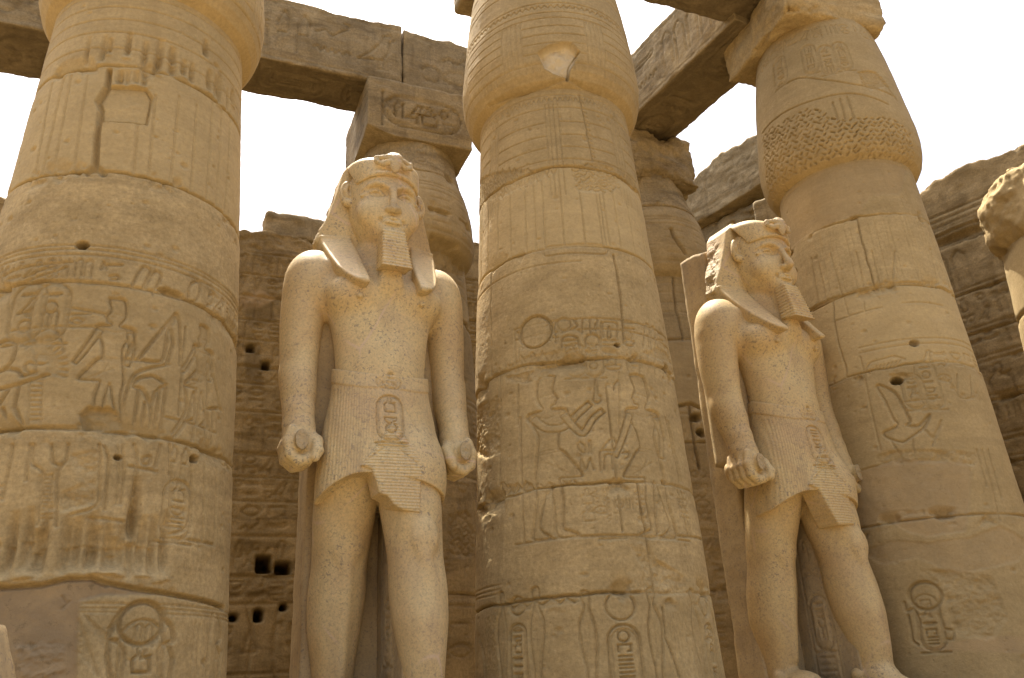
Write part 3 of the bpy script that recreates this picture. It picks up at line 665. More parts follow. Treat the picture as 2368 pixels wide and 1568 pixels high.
def head_shape(S, nose=1.0):
    S.loft([(4.45, 0, -.02, .31, .27), (4.75, 0, -.02, .26, .25), (5.0, 0, -.03, .255, .25), (5.25, 0, -.04, .26, .26)], .06, sm=.1)
    S.loft([(4.93, 0, .06, .13, .30), (4.98, 0, .04, .20, .355), (5.05, 0, 0, .265, .41), (5.15, 0, 0, .325, .42), (5.3, 0, 0, .372, .42), (5.45, 0, 0, .388, .413), (5.6, 0, 0, .385, .42), (5.8, 0, 0, .36, .40)], .05, p=2.3, sm=.06)
    S.ell((0, -.03, 5.66), (.392, .42, .36), .04)
    S.ell((0, .37, 5.0), (.105, .07, .075), .06)                                   # chin
    for sx in (-1, 1):
        S.ell((sx*.20, .27, 5.25), (.15, .12, .15), .09)                           # cheek
        S.ell((sx*.168, .44, 5.478), (.145, .13, .072), .03, 's', rz=-sx*.35)      # eye socket
        S.ell((sx*.175, .262, 5.460), (.13, .076, .062), .006, rz=-sx*.38)         # eyeball
        up = [(-.09, -.012), (-.055, .032), (0, .052), (.05, .042), (.1, .006), (.15, -.014)]
        lw_ = [(-.09, -.012), (-.05, -.042), (.01, -.055), (.06, -.042), (.11, -.008)]
        for L_, r_, dy in ((up, .018, .012), (lw_, .0135, 0)):
            pts = []
            for px, pz in L_:
                yy = .343+dy-(max(0, px+.02))*.40-(.008 if px < -.05 else 0)
                pts.append((sx*(.172+px), yy, 5.462+pz))
            pts = curve(pts, 3); S.chain(pts, [r_]*len(pts), .006)
        S.chain([(sx*(.172+px), .378-(max(0, px+.02))*.42, 5.462+pz+.036) for px, pz in up[1:5]], [.011]*4, .01, 's')
        br = [(.05, 5.545), (.11, 5.577), (.18, 5.588), (.25, 5.570), (.31, 5.535)]
        S.chain([(sx*x, float(face_y(x, z))+.004, z) for x, z in br], [.018, .023, .024, .02, .012], .02)
        S.ell((sx*.052, .445, 5.245), (.042, .045, .034), .03)                      # nostril wing
        S.ell((sx*.028, .475, 5.222), (.016, .02, .012), .008, 's')
        S.ell((sx*.125, .395, 5.12), (.03, .03, .03), .03, 's')                     # mouth corner
        # ear
        S.ell((sx*.425, .03, 5.60), (.085, .055, .17), .015, rz=sx*.45, ry=-sx*.12)
        S.ell((sx*.435, .09, 5.615), (.055, .045, .115), .02, 's', rz=sx*.45, ry=-sx*.12)
        S.chain([(sx*.42, .055, 5.69), (sx*.445, .06, 5.62), (sx*.42, .065, 5.55)], [.02, .024, .02], .015)
        S.ell((sx*.405, .06, 5.465), (.055, .045, .05), .02)
        S.ell((sx*.385, .03, 5.57), (.03, .035, .04), .02)
    S.chain([(0, .405, 5.56), (0, .43, 5.48), (0, .445+.055*nose, 5.30), (0, .45+.07*nose, 5.255)], [.038, .036, .045, .05], .03)
    S.ell((0, .47, 5.24), (.045, .04+.02*nose, .035), .03)
    S.ell((0, .425, 5.185), (.018, .03, .03), .02, 's')
    for sx in (-1, 1):
        S.cap((sx*.02, .438, 5.143), (sx*.105, .40, 5.125), .021, .010, .015)
    S.cap((-.06, .424, 5.093), (.06, .424, 5.093), .024, .024, .015); S.cap((-.1, .395, 5.105), (.1, .395, 5.105), .014, .014, .02)
    S.chain([(-.12, .402, 5.118), (-.06, .455, 5.12), (0, .462, 5.117), (.06, .455, 5.12), (.12, .402, 5.118)], [.005, .007, .007, .007, .005], .008, 's')
    S.ell((0, .43, 5.055), (.08, .03, .018), .03, 's')

def nemes_shape(S, whole=True):
    # cap of cloth over the skull with its brow band
    S.loft([(5.60, 0, -.02, .395, .452), (5.75, 0, -.03, .415, .465), (5.92, 0, -.05, .43, .445), (5.98, 0, -.08, .41, .40), (6.04, 0, -.1, .33, .33), (6.09, 0, -.12, .2, .2)], .03, p=2.5, sm=.05)
    def bandcut(X, Y, Z): return Z-(5.62+.07*np.clip(1-(X/.38)**2, 0, 1)-.0*Y)+0*Y
    S.op([-.46, .02, 5.4], [.46, .6, 5.75], lambda X, Y, Z: np.maximum(bandcut(X, Y, Z), .02-Y), .01, 's')
    S.chain([(x, float(face_y(x, 5.65))+.016, 5.665+.05*(1-(x/.38)**2)) for x in np.linspace(-.33, .33, 9)], [.019]*9, .012)
    # the cloth is cut away over the ears, from the temple up and back to the corner
    S.op([-.5, -.1, 5.5], [.5, .34, 6.0], lambda X, Y, Z: np.maximum(np.maximum(.30-np.abs(X), Z-(5.63+.33*np.clip((.20-Y)/.20, 0, 1)**.8)), np.maximum(Y-.22, -.03-Y)), .015, 's')
    # wings behind the ears
    W = [(-.36, 6.06), (.36, 6.06), (.45, 5.94), (.50, 5.7), (.59, 5.4), (.685, 5.12), (.73, 4.97), (.64, 4.90), (.2, 4.88), (-.2, 4.88), (-.62, 4.95), (-.70, 5.06), (-.665, 5.18), (-.58, 5.4), (-.50, 5.7), (-.45, 5.94)]
    S.plate(W, lambda X, Z: -.47+.10*np.clip((np.abs(X)-.4)/.3, 0, 1), lambda X, Z: -.02-.16*np.clip((np.abs(X)-.40)/.28, 0, 1)+.02*np.clip(Z-5.3, 0, 1), .025, .03)
    for sx in (-1, 1):
        # lappets
        Lp = [(sx*x, z) for x, z in [(.675, 5.11), (.66, 4.95), (.61, 4.74), (.565, 4.56), (.50, 4.41), (.42, 4.31), (.33, 4.265), (.275, 4.28), (.275, 4.45), (.30, 4.8), (.35, 5.08)]]
        yf = lambda X, Z: .0+.54*np.clip((5.06-Z)/.75, 0, 1)**1.15-.13*np.clip((np.abs(X)-.36)/.35, 0, 1)
        S.plate(Lp, lambda X, Z: -.3+0*Z, yf, .022, .012)
def uraeus_shape(S):
    for sx in (-1, 1):
        S.chain([(sx*.05, .50, 5.83), (sx*.12, .475, 5.80), (sx*.2, .44, 5.83), (sx*.20, .435, 5.88), (sx*.12, .455, 5.895), (sx*.05, .47, 5.89)], [.03, .03, .028, .026, .026, .03], .015)
    S.ell((0, .49, 5.80), (.062, .04, .10), .02); S.ell((0, .47, 5.90), (.095, .05, .075), .03)
def beard_shape(S):
    def rid(Z): return .0055*np.sin(Z*2*math.pi/.043)
    def fn(X, Y, Z):
        t = (4.97-Z)/.45; a = .128+.036*t+rid(Z); cy = .385+.08*t; b = .085+.035*t+rid(Z)
        q = np.maximum(np.abs(X)-a+.02, np.abs(Y-cy)-b+.02)
        o = np.sqrt(np.maximum(np.abs(X)-a+.02, 0)**2+np.maximum(np.abs(Y-cy)-b+.02, 0)**2)+np.minimum(q, 0)-.02
        return np.maximum(np.maximum(o, (4.51-.18*(Y-.4))-Z), Z-4.985)
    S.op([-.2, .2, 4.35], [.2, .68, 5.0], fn, .004)
def beard_stub(S): S.loft([(4.15, 0, .16, .17, .12), (4.28, 0, .24, .165, .13), (4.38, 0, .30, .145, .13), (4.5, 0, .28, .125, .14), (4.95, 0, .2, .10, .14)], .05, p=4)
APRON = [(-.32, 2.36), (-.2, 2.3), (-.13, 2.12), (-.02, 1.90), (.26, 1.91), (.285, 2.35), (.16, 2.62), (.02, 2.86), (-.14, 2.6)]
def kilt_shape(S, broken):
    S.loft([(1.95, 0, .0, .64, .47), (2.3, 0, .0, .64, .465), (2.55, 0, .0, .625, .455), (2.9, 0, .0, .575, .425), (3.15, 0, 0, .525, .39), (3.30, 0, 0, .508, .36), (3.52, 0, 0, .495, .345)], .02, p=2.25, sm=.1)
    S.ell((.27, .18, 2.35), (.36, .33, .5), .12)
    def hem(X, Y, Z):
        x = np.where(X < -.27, (X+.27)/.38, (X+.27)/.9)
        f = np.clip((Y+.1)/.3, 0, 1); h = 2.30-.19*x*x*f-.21*(1-f)
        return (h-Z)
    S.op([-.8, -.7, 1.7], [.8, .8, 2.5], hem, 0, 'i')
    ap = list(APRON)
    if broken: ap = [(-.32, 2.36), (-.22, 2.33), (-.17, 2.2), (-.15, 2.1), (-.06, 2.06), (.0, 1.98), (.08, 1.94), (.26, 1.92)]+APRON[5:]
    S.plate(ap, .2, lambda X, Z: .505-.03*(Z-1.9)-.25*X*X+.03*X, .018, .012)
    # upper edge of the belt and the belt band
    def zb(X, Y): return 3.425-.16*np.clip((Y+.05)/.4, 0, 1)
    S.op([-.7, -.6, 3.1], [.7, .7, 3.7], lambda X, Y, Z: Z-zb(X, Y)-.07, 0, 'i')
    b, c = S.bx([-.7, -.6, 3.05], [.7, .7, 3.6], 0)
    X, Y, Z = c; S.D[b] -= (.012*sstep(.085, .07, np.abs(Z-zb(X, Y)))).astype(np.float32)

def kilt_canvas(seed):
    c = Canvas(-.3, .3, 2.4, 3.4, .006)
    c.cartouche((-.02, 2.86), .27, .5, seed, d=.03, lw=.014)
    c.cartouche((-.02, 3.245), .11, .26, seed+3, True, base=False, d=.024, lw=.011)
    c.groove([(-.17, 2.56), (.13, 2.56)], .012, .018)
    for i in range(18):
        z = 3.08-i*.028; c.groove([(-.20, z-.02), (-.165, z)], .008, .008)
    c.groove([(.10, 3.1), (.20, 2.86), (.42, 2.5)], .01, .01); c.groove([(-.32, 2.37), (-.05, 2.58)], .01, .012); c.groove([(0, 2.58), (.25, 2.38), (.5, 2.22)], .01, .012)
    return c
_cache = {}
def statue(loc, yaw, labels, variant):
    GR, GRK = GRS[variant]
    root = empty('colossal_statue', (loc[0], loc[1], 1.35), yaw); tag(root, labels['statue'], 'statue', 'standing granite king statues between the columns')
    cy, sy = math.cos(yaw), math.sin(yaw)
    def put(name, V, F, mat, attrs=None, parent=root):
        V = np.stack([V[:, 0], -V[:, 1], V[:, 2]], 1)           # forward is -Y; mirrored, so turn the faces round
        W = np.stack([loc[0]+V[:, 0]*cy-V[:, 1]*sy, loc[1]+V[:, 0]*sy+V[:, 1]*cy, 1.35+V[:, 2]], 1)
        if parent is root: return mesh_obj(name, W, F[:, ::-1], mat, root, attrs)
        return mesh_obj(name, W, F[:, ::-1], mat, parent, attrs)
    broken = variant == 0
    if 'body' not in _cache:
        S = Field((-1.15, -.75, -.02), (1.15, 1.15, 4.86), .0145); body_shape(S); head_shape(S); beard_stub(S); _cache['body'] = S.skin()
    V, F = _cache['body']
    S = Field((-.62, -.5, 4.80), (.62, .66, 6.03), .0095); body_shape(S); head_shape(S, .25 if broken else 1.0); beard_stub(S); V2, F2 = S.skin()
    Vb = np.vstack([V, V2]).copy(); Fb = np.vstack([F, F2+len(V)])
    ro = np.zeros(len(Vb))
    for sx in (-1, 1): ro = np.maximum(ro, ((np.abs(Vb[:, 0]-sx*.85) < .08) & (np.abs(Vb[:, 2]-2.63) < .12) & (Vb[:, 1] > .262)))
    if broken:
        m = np.exp(-((Vb[:, 0]/.07)**2+((Vb[:, 1]-.49)/.07)**2+((Vb[:, 2]-5.27)/.08)**2)); nn = fbm(Vb[:, 0], Vb[:, 1], Vb[:, 2], 14, 3)
        Vb[:, 1] += m*(nn*.03-.012); ro = np.maximum(ro, np.clip(m*1.3-.2, 0, 1))
    rn_ = ro*fbm(Vb[:, 0], Vb[:, 1], Vb[:, 2], 16, 3)*.02; Vb[:, 1] += rn_
    put('body', Vb, Fb, GR, {'rough': ro})
    S = Field((-.85, -.62, 4.2), (.85, .75, 6.25), .014); nemes_shape(S)
    if not broken: S.ell((.04, .47, 5.93), (.03, .10, .09), .015, 's')
    V, F = S.skin()
    sd = 3 if broken else 11
    side = sstep(.40, .56, np.abs(V[:, 0]))*sstep(-.12, -.3, V[:, 1])*sstep(4.8, 5.2, V[:, 2])
    nn = fbm(V[:, 0]*1+sd, V[:, 1], V[:, 2], 5, 5, .65); V[:, 0] *= 1-side*np.clip(nn*.16+.01, -.05, .12)
    put('headdress', V, F, GR, {'rough': side})
    S = Field((-.3, .3, 5.6), (.3, .65, 6.1), .009); uraeus_shape(S); V, F = S.skin(); nn = fbm(V[:, 0], V[:, 1], V[:, 2], 18, 3); V[:, 1] += nn*.015; V[:, 2] += nn*.008
    put('uraeus', V, F, GR, {'rough': np.full(len(V), .45)})
    S = Field((-.22, .1, 4.3), (.22, .75, 5.05), .006); beard_shape(S); V, F = S.skin(); put('beard', V, F, GR, {'rough': np.zeros(len(V))})
    S = Field((-.75, -.55, 1.8), (.75, .6, 3.62), .009); kilt_shape(S, broken); V, F = S.skin()
    fr = V[:, 1] > .2; c = kilt_canvas(5 if broken else 8); V[:, 1] -= fr*c.sample(V[:, 0], V[:, 2], c.H)
    inap = np.array([pin(APRON, x, z) for x, z in zip(V[:, 0], V[:, 2])]) if True else 0
    zb = 3.425-.16*np.clip((V[:, 1]+.05)/.4, 0, 1)
    belt = np.abs(V[:, 2]-zb) < .095; incar = (np.abs(V[:, 0]+.02) < .17) & (np.abs(V[:, 2]-2.86) < .31) & fr
    pf = inap & fr & (V[:, 1] > .36)
    put('kilt', V, F, GRK, {'rough': np.zeros(len(V)), 'pleath': pf*1.0, 'pleatv': (~pf & ~belt & ~incar & (V[:, 1] > -.3))*1.0})
    # slab at the back, filling between arms and body, and the wall of stone behind the forward leg
    ux, uy = np.array([cy, sy]), np.array([-sy, cy])              # right and back in plan
    def pl(x, y): return np.array(loc)+ux*x+uy*y                  # y is backwards here
    H = 5.9 if not broken else 5.95
    topf = (lambda a, b: -1.1*np.clip(1-a/.35, 0, 1)**1.3-.25*np.clip(.1-np.abs(a-.3), 0, .1)+.06*fbm(a, b, 1, 3, 3)) if broken else (lambda a, b: .05*fbm(a, b, 2, 3, 3)-.05*np.clip(1-a/.2, 0, 1))
    block('back_pillar', pl(-.62+.11*variant, .50), ux*(1.24-.2*variant), uy*.45, 1.35, 1.35+H, .04, GR_B, root, .012, .03, .01, top=topf, seed=variant+2)
    c = Canvas(0, .9, 0, 2.0, .009); c.groove([(.28, 0), (.28, 1.9)], .01, .01); c.groove([(.62, 0), (.62, 1.9)], .01, .01)
    c.column_of(.45, 1.85, 1.25, .26, 3+variant); c.cartouche((.45, .88), .27, .62, 21+variant); c.column_of(.45, .5, 0, .26, 9+variant)
    block('leg_support', pl(.14, -.30), ux*.2, uy*.83, 1.35, 1.35+2.05, .016, GR_B, root, .01, .01, .004, cvs={'ax0': c}, seed=4)
    for sx in (-1, 1):
        block('arm_support', pl(sx*.60-.2, .16), ux*.40, uy*.38, 1.35+2.75, 1.35+4.45, .06, GR_B, root, .01, .01, .004, seed=5)
    if variant: root.scale = (1.02, 1.02, 1.02); root.location.z = 1.30
    # plinth under the statue
    pr = empty('statue_plinth', (*pl(0, 0), 0), yaw); tag(pr, labels['plinth'], 'plinth', 'stone plinths under the standing statues')
    c = Canvas(0, 2.2, 0, 1.35, .02); c.row_of(.1, 2.1, .95, .3, 5)
    block('plinth_block', pl(-1.05, -1.45), ux*2.1, uy*2.5, .0, 1.345 if not variant else 1.295, .05, GR_B, pr, .02, .05, .01, cvs={'ay0': c}, seed=6)
    return root
# ---------------------------------------------------------------- the front row of columns
def crop(ox, oy, sc): return lambda *p: [((ox+x/sc)/1.7305, (oy+y/sc)/1.7305) for x, y in p]
def dots(c, T, *pts): return c.P(*T(*pts))
def lines(c, T, L, w=.014, d=.012):
    for l in L: c.cv.groove(curve(dots(c, T, *l)), w, d)
def zof(c, x, y): return c.uv(x, y)[1]
def rings(c, zs, w=.012, d=.011, wob=.006, u0=None, u1=None):
    cv = c.cv; a = cv.u0 if u0 is None else u0; b = cv.u0+cv.nu*cv.res if u1 is None else u1
    for i, z in enumerate(zs):
        u = np.linspace(a, b, 60); v = z+wob*fbm(u, i*3.1+c.seed, 0, 2, 2)
        cv.groove(list(zip(u.tolist(), v.tolist())), w, d)
def gouge(c, u, v, w=.035, h=.22, d=.03):
    cv = c.cv; bx = cv.box(u-w*2.5, u+w*2.5, v-h, v+h)
    if bx is None: return
    U, V = cv.U[:, bx[1]], cv.V[bx[0]]; q = ((U-u)/w)**2; t = (V-v)/h
    cv.H[bx] = cv.H[bx]+d*np.exp(-q)*np.clip(1-t*t, 0, 1)*np.where(t < 0, 1, .8)-.35*d*np.exp(-((U-u)/(w*1.3))**2)*np.exp(-((t+.9)/.2)**2)
def hole(c, p, r=.05, d=.10):
    u, v = p; cv = c.cv; bx = cv.box(u-r*2, u+r*2, v-r*2, v+r*2)
    if bx is None: return
    U, V = cv.U[:, bx[1]]+0*cv.V[bx[0]], cv.V[bx[0]]+0*cv.U[:, bx[1]]; q = np.sqrt(((U-u)/r)**2+((V-v)/(r*.75))**2)+.25*fbm(U, V, 3, 14, 3)
    cv.H[bx] = np.maximum(cv.H[bx], d*sstep(1.05, .8, q)); cv.So[bx] = np.maximum(cv.So[bx], .6*sstep(1.0, .6, q))  # the hole is sunk and its inside coloured darker
def chips(c, n, seed, z0=1, z1=8.4, big=.05):
    rg = random.Random(seed); cv = c.cv
    for _ in range(n):
        u, v = rg.uniform(cv.u0, -cv.u0), rg.uniform(z0, z1); r = rg.uniform(.008, big)*rg.random()+.006
        bx = cv.box(u-r*2, u+r*2, v-r*2, v+r*2)
        if bx is None: continue
        U, V = cv.U[:, bx[1]], cv.V[bx[0]]; cv.H[bx] = np.maximum(cv.H[bx], r*.42*np.clip(1.2-np.sqrt(((U-u)/r)**2+((V-v)/(r*rg.uniform(.5, 1)))**2), 0, 1))
def stemlines(c, z0, z1, seed, us=None):
    rg = random.Random(seed); u = -1.7
    while u < 1.7:
        for q in rg.choice([(0,), (0, .07), (0, .06, .13), (0, .09)]):
            c.cv.groove([(u+q, z0), (u+q+rg.uniform(-.01, .01), z1)], .011, .009*rg.uniform(.6, 1.1))
        u += rg.uniform(.2, .38)
def bulge_wrap(c, z0, z1, bands, nv=6, blocks=((-1.2, .16), (-.35, .16), (.5, .16), (1.3, .16)), d=.011):
    for i in range(bands):
        z = z0+(z1-z0)*i/(bands-1); rings(c, [z], .012, d)
    for u, w_ in blocks:
        c.cv.fill([(u-w_, z0+.02), (u+w_, z0+.02), (u+w_, z1-.02), (u-w_, z1-.02)], 0.002, 'H', 'set')
        for k in range(nv): x = u-w_+2*w_*k/(nv-1); c.cv.groove([(x, z0+.02), (x, z1-.02)], .011, d)
def snake(c, T, L, w=.022, d=.02): lines(c, T, L, w, d)
def figure(c, T, outline, inner=(), w=.02, d=.024, fill=.010):
    p = curve(dots(c, T, *outline)+dots(c, T, outline[0])); c.cv.fill(p, fill); c.cv.groove(p, w*1.5, d*.55, True); c.cv.groove(p, w, d*1.15, True)
    for l in inner: c.cv.groove(curve(dots(c, T, *l)), w*.7, d*.6)

FIG = [(-.05, 1.0), (.075, 1.0), (.05, .92), (.06, .885), (.085, .85), (.07, .835), (.068, .815), (.035, .81), (.035, .785), (.13, .775), (.155, .75), (.12, .70), (.08, .62), (.07, .53), (.11, .50), (.17, .43), (.23, .35), (.12, .345), (.06, .34), (.085, .22), (.07, .05), (.10, .03), (.17, .0), (.03, .0), (.02, .12), (.01, .22), (-.015, .33), (-.05, .22), (-.10, .06), (-.02, .0), (-.15, .0), (-.145, .06), (-.11, .22), (-.12, .36), (-.09, .52), (-.08, .62), (-.13, .71), (-.165, .75), (-.14, .775), (-.04, .785), (-.04, .81), (-.075, .87)]
def relief_person(c, top, bot, flip=1, arms=True, crown=0, staff=False):
    (u0, z1), (u1, z0) = c.uv(*top), c.uv(*bot); h = z1-z0; uc = (u0+u1)/2
    q = lambda x, z: (uc+flip*x*h*.80, z0+z*h)
    O = curve([q(x, z+(crown if z > .99 else 0)) for x, z in FIG]+[q(*FIG[0])], 3); cv = c.cv
    cv.fill(O, .014, 'H', 'max', .003, int(h*10)); cv.groove(O, .030, .016); cv.groove(O, .017, .032)
    for l in ([(-.09, .52), (.07, .53)], [(-.09, .505), (.08, .51)], [(.0, .5), (.05, .42), (.12, .35)], [(-.06, .87), (.05, .885)], [(.02, .855), (.05, .858)], [(-.12, .76), (0, .73), (.12, .76)], [(-.03, .45), (.16, .36)], [(-.07, .87), (-.05, .80)]): cv.groove([q(*p) for p in l], .012, .022)
    def limb(pts, w):
        P = curve([np.array(q(*p)) for p in pts], 4); P = [np.array(p) for p in P]; a, b = [], []
        for i in range(len(P)):
            t = P[min(i+1, len(P)-1)]-P[max(i-1, 0)]; n = np.array([-t[1], t[0]])/(np.linalg.norm(t)+1e-9); ww = w*h*(1-.35*i/len(P)); a.append(tuple(P[i]+n*ww)); b.append(tuple(P[i]-n*ww))
        cv.fill(a+b[::-1], .008, 'H', 'set', .002, 1); cv.groove(a+b[::-1]+[a[0]], .015, .028)
    if arms: limb([(-.12, .745), (-.02, .67), (.12, .66), (.24, .74), (.33, .80)], .026); limb([(.12, .745), (.19, .66), (.26, .61), (.34, .70), (.42, .75)], .024)
    else: limb([(.12, .745), (.17, .65), (.22, .56), (.28, .47)], .024); limb([(-.13, .745), (-.16, .62), (-.13, .48)], .024)
    if staff: cv.groove([q(.29, .03), q(.29, .92)], .013, .024)
    cv.groove([q(-.3, -.012), q(.45, -.012)], .013, .02)

G_COL = 'papyrus columns of the front row'
# --- first column, closest, at the left
C1 = Col(0, 0, 'largest and closest column at the left edge, with relief bands and vertical gouges', res=.0088, half=1.6, group=G_COL)
Ta = crop(0, 0, 1.686); Tb = crop(0, 900, 1.686); Tc = crop(0, 1780, 1.681); cv = C1.cv
J1 = [zof(C1, 250, 150), zof(C1, 300, 404), zof(C1, 330, 668), zof(C1, 330, 1005)]
for i, z in enumerate(J1): cv.joint(z, wob=.03, d=.05, w=.02, seed=i*3+1, chip=.5)
rings(C1, [8.42, 8.25, 8.08, 7.91, J1[0]+.22], .014, .012)
for L in [[(350, 560), (230, 1230)], [(430, 530), (280, 1200)], [(480, 510), (360, 1180)], [(590, 500), (500, 1150)], [(950, 620), (900, 1190)], [(1050, 640), (1000, 1210)], [(1210, 650), (1150, 1240)], [(1330, 710), (1290, 1290)], [(1440, 690), (1395, 1340)], [(1500, 740), (1460, 1400)], [(1555, 780), (1520, 1440)]]: lines(C1, Ta, [L], .022, .012)
cv.groove(dots(C1, Ta, (735, 470), (725, 580), (660, 680), (680, 740), (655, 900), (640, 1150)), .045, .06)
cv.groove(dots(C1, Ta, (590, 1170), (640, 1120), (700, 1175)), .05, .05)
q = dots(C1, Ta, (735, 585), (985, 600), (1025, 660), (1010, 740), (990, 835), (690, 815), (675, 700)); cv.fill(q, .028, 'H', 'max', .006, 3); cv.groove(q, .022, .045, True)
for x, y in [(695, 330), (735, 310), (865, 300), (975, 370), (1080, 360), (1165, 370), (1395, 330), (585, 340), (1065, 445), (1165, 455), (1245, 460), (1300, 495), (1420, 545), (1490, 600), (1575, 660), (1465, 590), (1540, 680), (810, 520), (860, 525), (920, 525), (975, 530)]:
    u, v = dots(C1, Ta, (x, y))[0]; rg = random.Random(x); gouge(C1, u, v, rg.uniform(.022, .04), rg.uniform(.10, .24)*(.6 if 500 < y < 540 and x < 1000 else 1), rg.uniform(.03, .06))
hole(C1, C1.uv(190, 568), .055, .10); hole(C1, C1.uv(272, 1058), .03, .06)
zb1, zb0 = zof(C1, 280, 598), J1[2]; rings(C1, [zof(C1, 280, 577), zof(C1, 280, 586), zb1], .012, .014)
cv.row_of(-1.75, -.1, (zb1+zb0)/2, (zb1-zb0)*.72, 5, .014, .015); cv.row_of(.75, 1.8, (zb1+zb0)/2, (zb1-zb0)*.72, 9, .014, .015)
lines(C1, Tb, [[(890, 430), (905, 380), (950, 300), (975, 285), (1005, 300), (1010, 330), (960, 440)], [(975, 445), (1020, 350), (1050, 315), (1080, 330), (1085, 360), (1030, 470)], [(685, 300), (700, 255), (720, 300)], [(715, 275), (825, 275)], [(740, 350), (790, 345), (800, 370), (750, 370)], [(1290, 400), (1270, 500), (1330, 510), (1350, 390), (1290, 400)], [(1410, 480), (1450, 470), (1440, 530), (1400, 545)], [(20, 350), (170, 290), (300, 270), (490, 255)], [(160, 360), (300, 300), (420, 270)], [(180, 380), (330, 330), (450, 290)]], .02, .02)
cv.fill(dots(C1, Tb, (1050, 430), (1120, 425), (1230, 470), (1250, 500), (1130, 480)), .05, 'H', 'max', .03, 8)
for x in (180, 335): cv.cartouche(dots(C1, Tb, (x, 590))[0], .30, .55, x, d=.02, lw=.017)
lines(C1, Tb, [[(465, 470), (460, 560), (840, 640)], [(60, 480), (60, 720), (640, 690)], [(450, 610), (610, 600)], [(445, 690), (580, 690)], [(480, 650), (520, 630), (560, 650), (520, 670), (480, 650)]], .018, .016)
# figure of the king with the tall crown, damaged, and the offering
relief_person(C1, (262, 692), (250, 988), -1, False)
relief_person(C1, (470, 755), (468, 985), -1, False, staff=True)
lines(C1, Tb, [[(840, 905), (960, 915), (1090, 920), (1120, 820), (1140, 700), (1180, 640), (1195, 600), (1215, 700), (1220, 950)], [(940, 900), (1050, 760), (1190, 600)], [(1140, 940), (940, 990), (880, 1060), (840, 1180), (820, 1330)], [(1150, 700), (1170, 800), (1130, 930)], [(870, 870), (900, 790), (900, 900)], [(1100, 1060), (1030, 1020), (930, 1040), (900, 1090), (960, 1110), (1010, 1210), (1020, 1300), (1015, 1400)], [(1120, 1080), (1050, 1130), (1020, 1210)], [(900, 1380), (935, 1110)], [(960, 1390), (980, 1200)], [(1040, 1390), (1080, 1100)], [(1085, 1400), (1120, 1090)], [(1170, 1400), (1260, 1250), (1250, 1080), (1290, 1045), (1340, 1050)], [(1180, 1430), (1270, 1300), (1310, 1130), (1330, 1200), (1300, 1450)], [(1420, 900), (1480, 1230), (1490, 1250)], [(1390, 1500), (1400, 1240), (1470, 1240)], [(1430, 1510), (1440, 1260)]], .024, .024)
0 and cv.groove(dots(C1, Tb, *[(1385+55*math.cos(a), 745+78*math.sin(a)) for a in np.linspace(0, 6.28, 18)]), .022, .022)
lines(C1, Tb, [[(0, 800), (50, 780), (100, 800), (90, 900), (40, 970), (0, 990)], [(30, 970), (120, 985), (150, 1020), (240, 990)], [(0, 1110), (120, 1080), (330, 1010)], [(130, 1080), (100, 1230), (160, 1370)], [(0, 1210), (60, 1110)], [(60, 1370), (20, 1240)]], .026, .026)
ctr = (270, 960)
for i in range(11):
    a = math.radians(-110+i*13); r0, r1 = 60, 190
    lines(C1, Tb, [[(ctr[0]+r0*math.cos(a), ctr[1]+r0*math.sin(a)), (ctr[0]+r1*.6*math.cos(a-.06), ctr[1]+r1*.7*math.sin(a-.06)), (ctr[0]+r1*math.cos(a), ctr[1]+r1*math.sin(a)), (ctr[0]+r1*.6*math.cos(a+.06), ctr[1]+r1*.7*math.sin(a+.06)), (ctr[0]+r0*math.cos(a), ctr[1]+r0*math.sin(a))]], .014, .014)
lines(C1, Tb, [[(180, 830), (230, 750), (330, 700), (400, 740), (430, 850)], [(240, 880), (330, 880), (320, 930), (250, 940), (240, 880)], [(170, 950), (200, 930), (240, 950), (230, 1000), (180, 990), (170, 950)]], .018, .018)
for i in range(9): lines(C1, Tb, [[(210, 1060+i*32), (285, 1060+i*32)]], .012, .014)
lines(C1, Tb, [[(205, 1040), (190, 1370)], [(290, 1040), (270, 1370)]], .014, .014)
cv.fill(dots(C1, Tb, (540, 1280), (600, 1225), (720, 1230), (800, 1260), (830, 1370), (770, 1390), (560, 1385)), .055, 'H', 'max', .03, 5)
# band of jars and wings lower down
for pl_ in ([(230, 0), (220, 130), (290, 200), (250, 540)], [(350, 0), (360, 120), (410, 150), (390, 200), (380, 550)], [(460, 0), (450, 110), (410, 150)], [(90, 0), (80, 100), (20, 370)], [(210, 0), (180, 240)], [(670, 0), (665, 300), (640, 420), (480, 470)], [(700, 10), (730, 100), (700, 440)], [(790, 0), (800, 200), (780, 400)], [(820, 0), (830, 200), (810, 400)], [(900, 0), (920, 70), (905, 330)], [(870, 145), (1050, 180)], [(1080, 0), (1060, 80), (1040, 150)], [(960, 90), (1010, 80), (1000, 130), (960, 130), (960, 90)], [(1140, 0), (1150, 300), (1130, 540)], [(1280, 100), (1290, 400), (1250, 560), (1150, 600)], [(1380, 60), (1360, 650)], [(1465, 100), (1440, 680)], [(1150, 625), (1440, 675)], [(600, 490), (830, 515)]): lines(C1, Tc, [pl_], .02, .018)
for i in range(12): lines(C1, Tc, [[(275, 210+i*26), (350, 210+i*26)]], .012, .013)
lines(C1, Tc, [[(270, 210), (250, 520)], [(355, 200), (310, 520)]], .014, .014)
cv.cartouche(dots(C1, Tc, (1195, 440))[0], .26, .50, 77, d=.02, lw=.017)
cv.column_of(dots(C1, Tc, (1200, 150))[0][0], dots(C1, Tc, (1200, 10))[0][1], dots(C1, Tc, (1200, 330))[0][1], .26, 4, .014, .018)
cv.hatch(dots(C1, Tc, (480, 70), (660, 40), (640, 400), (420, 450), (410, 330), (560, 260)), .07, .07, .02, .022, .9, 3, .8)
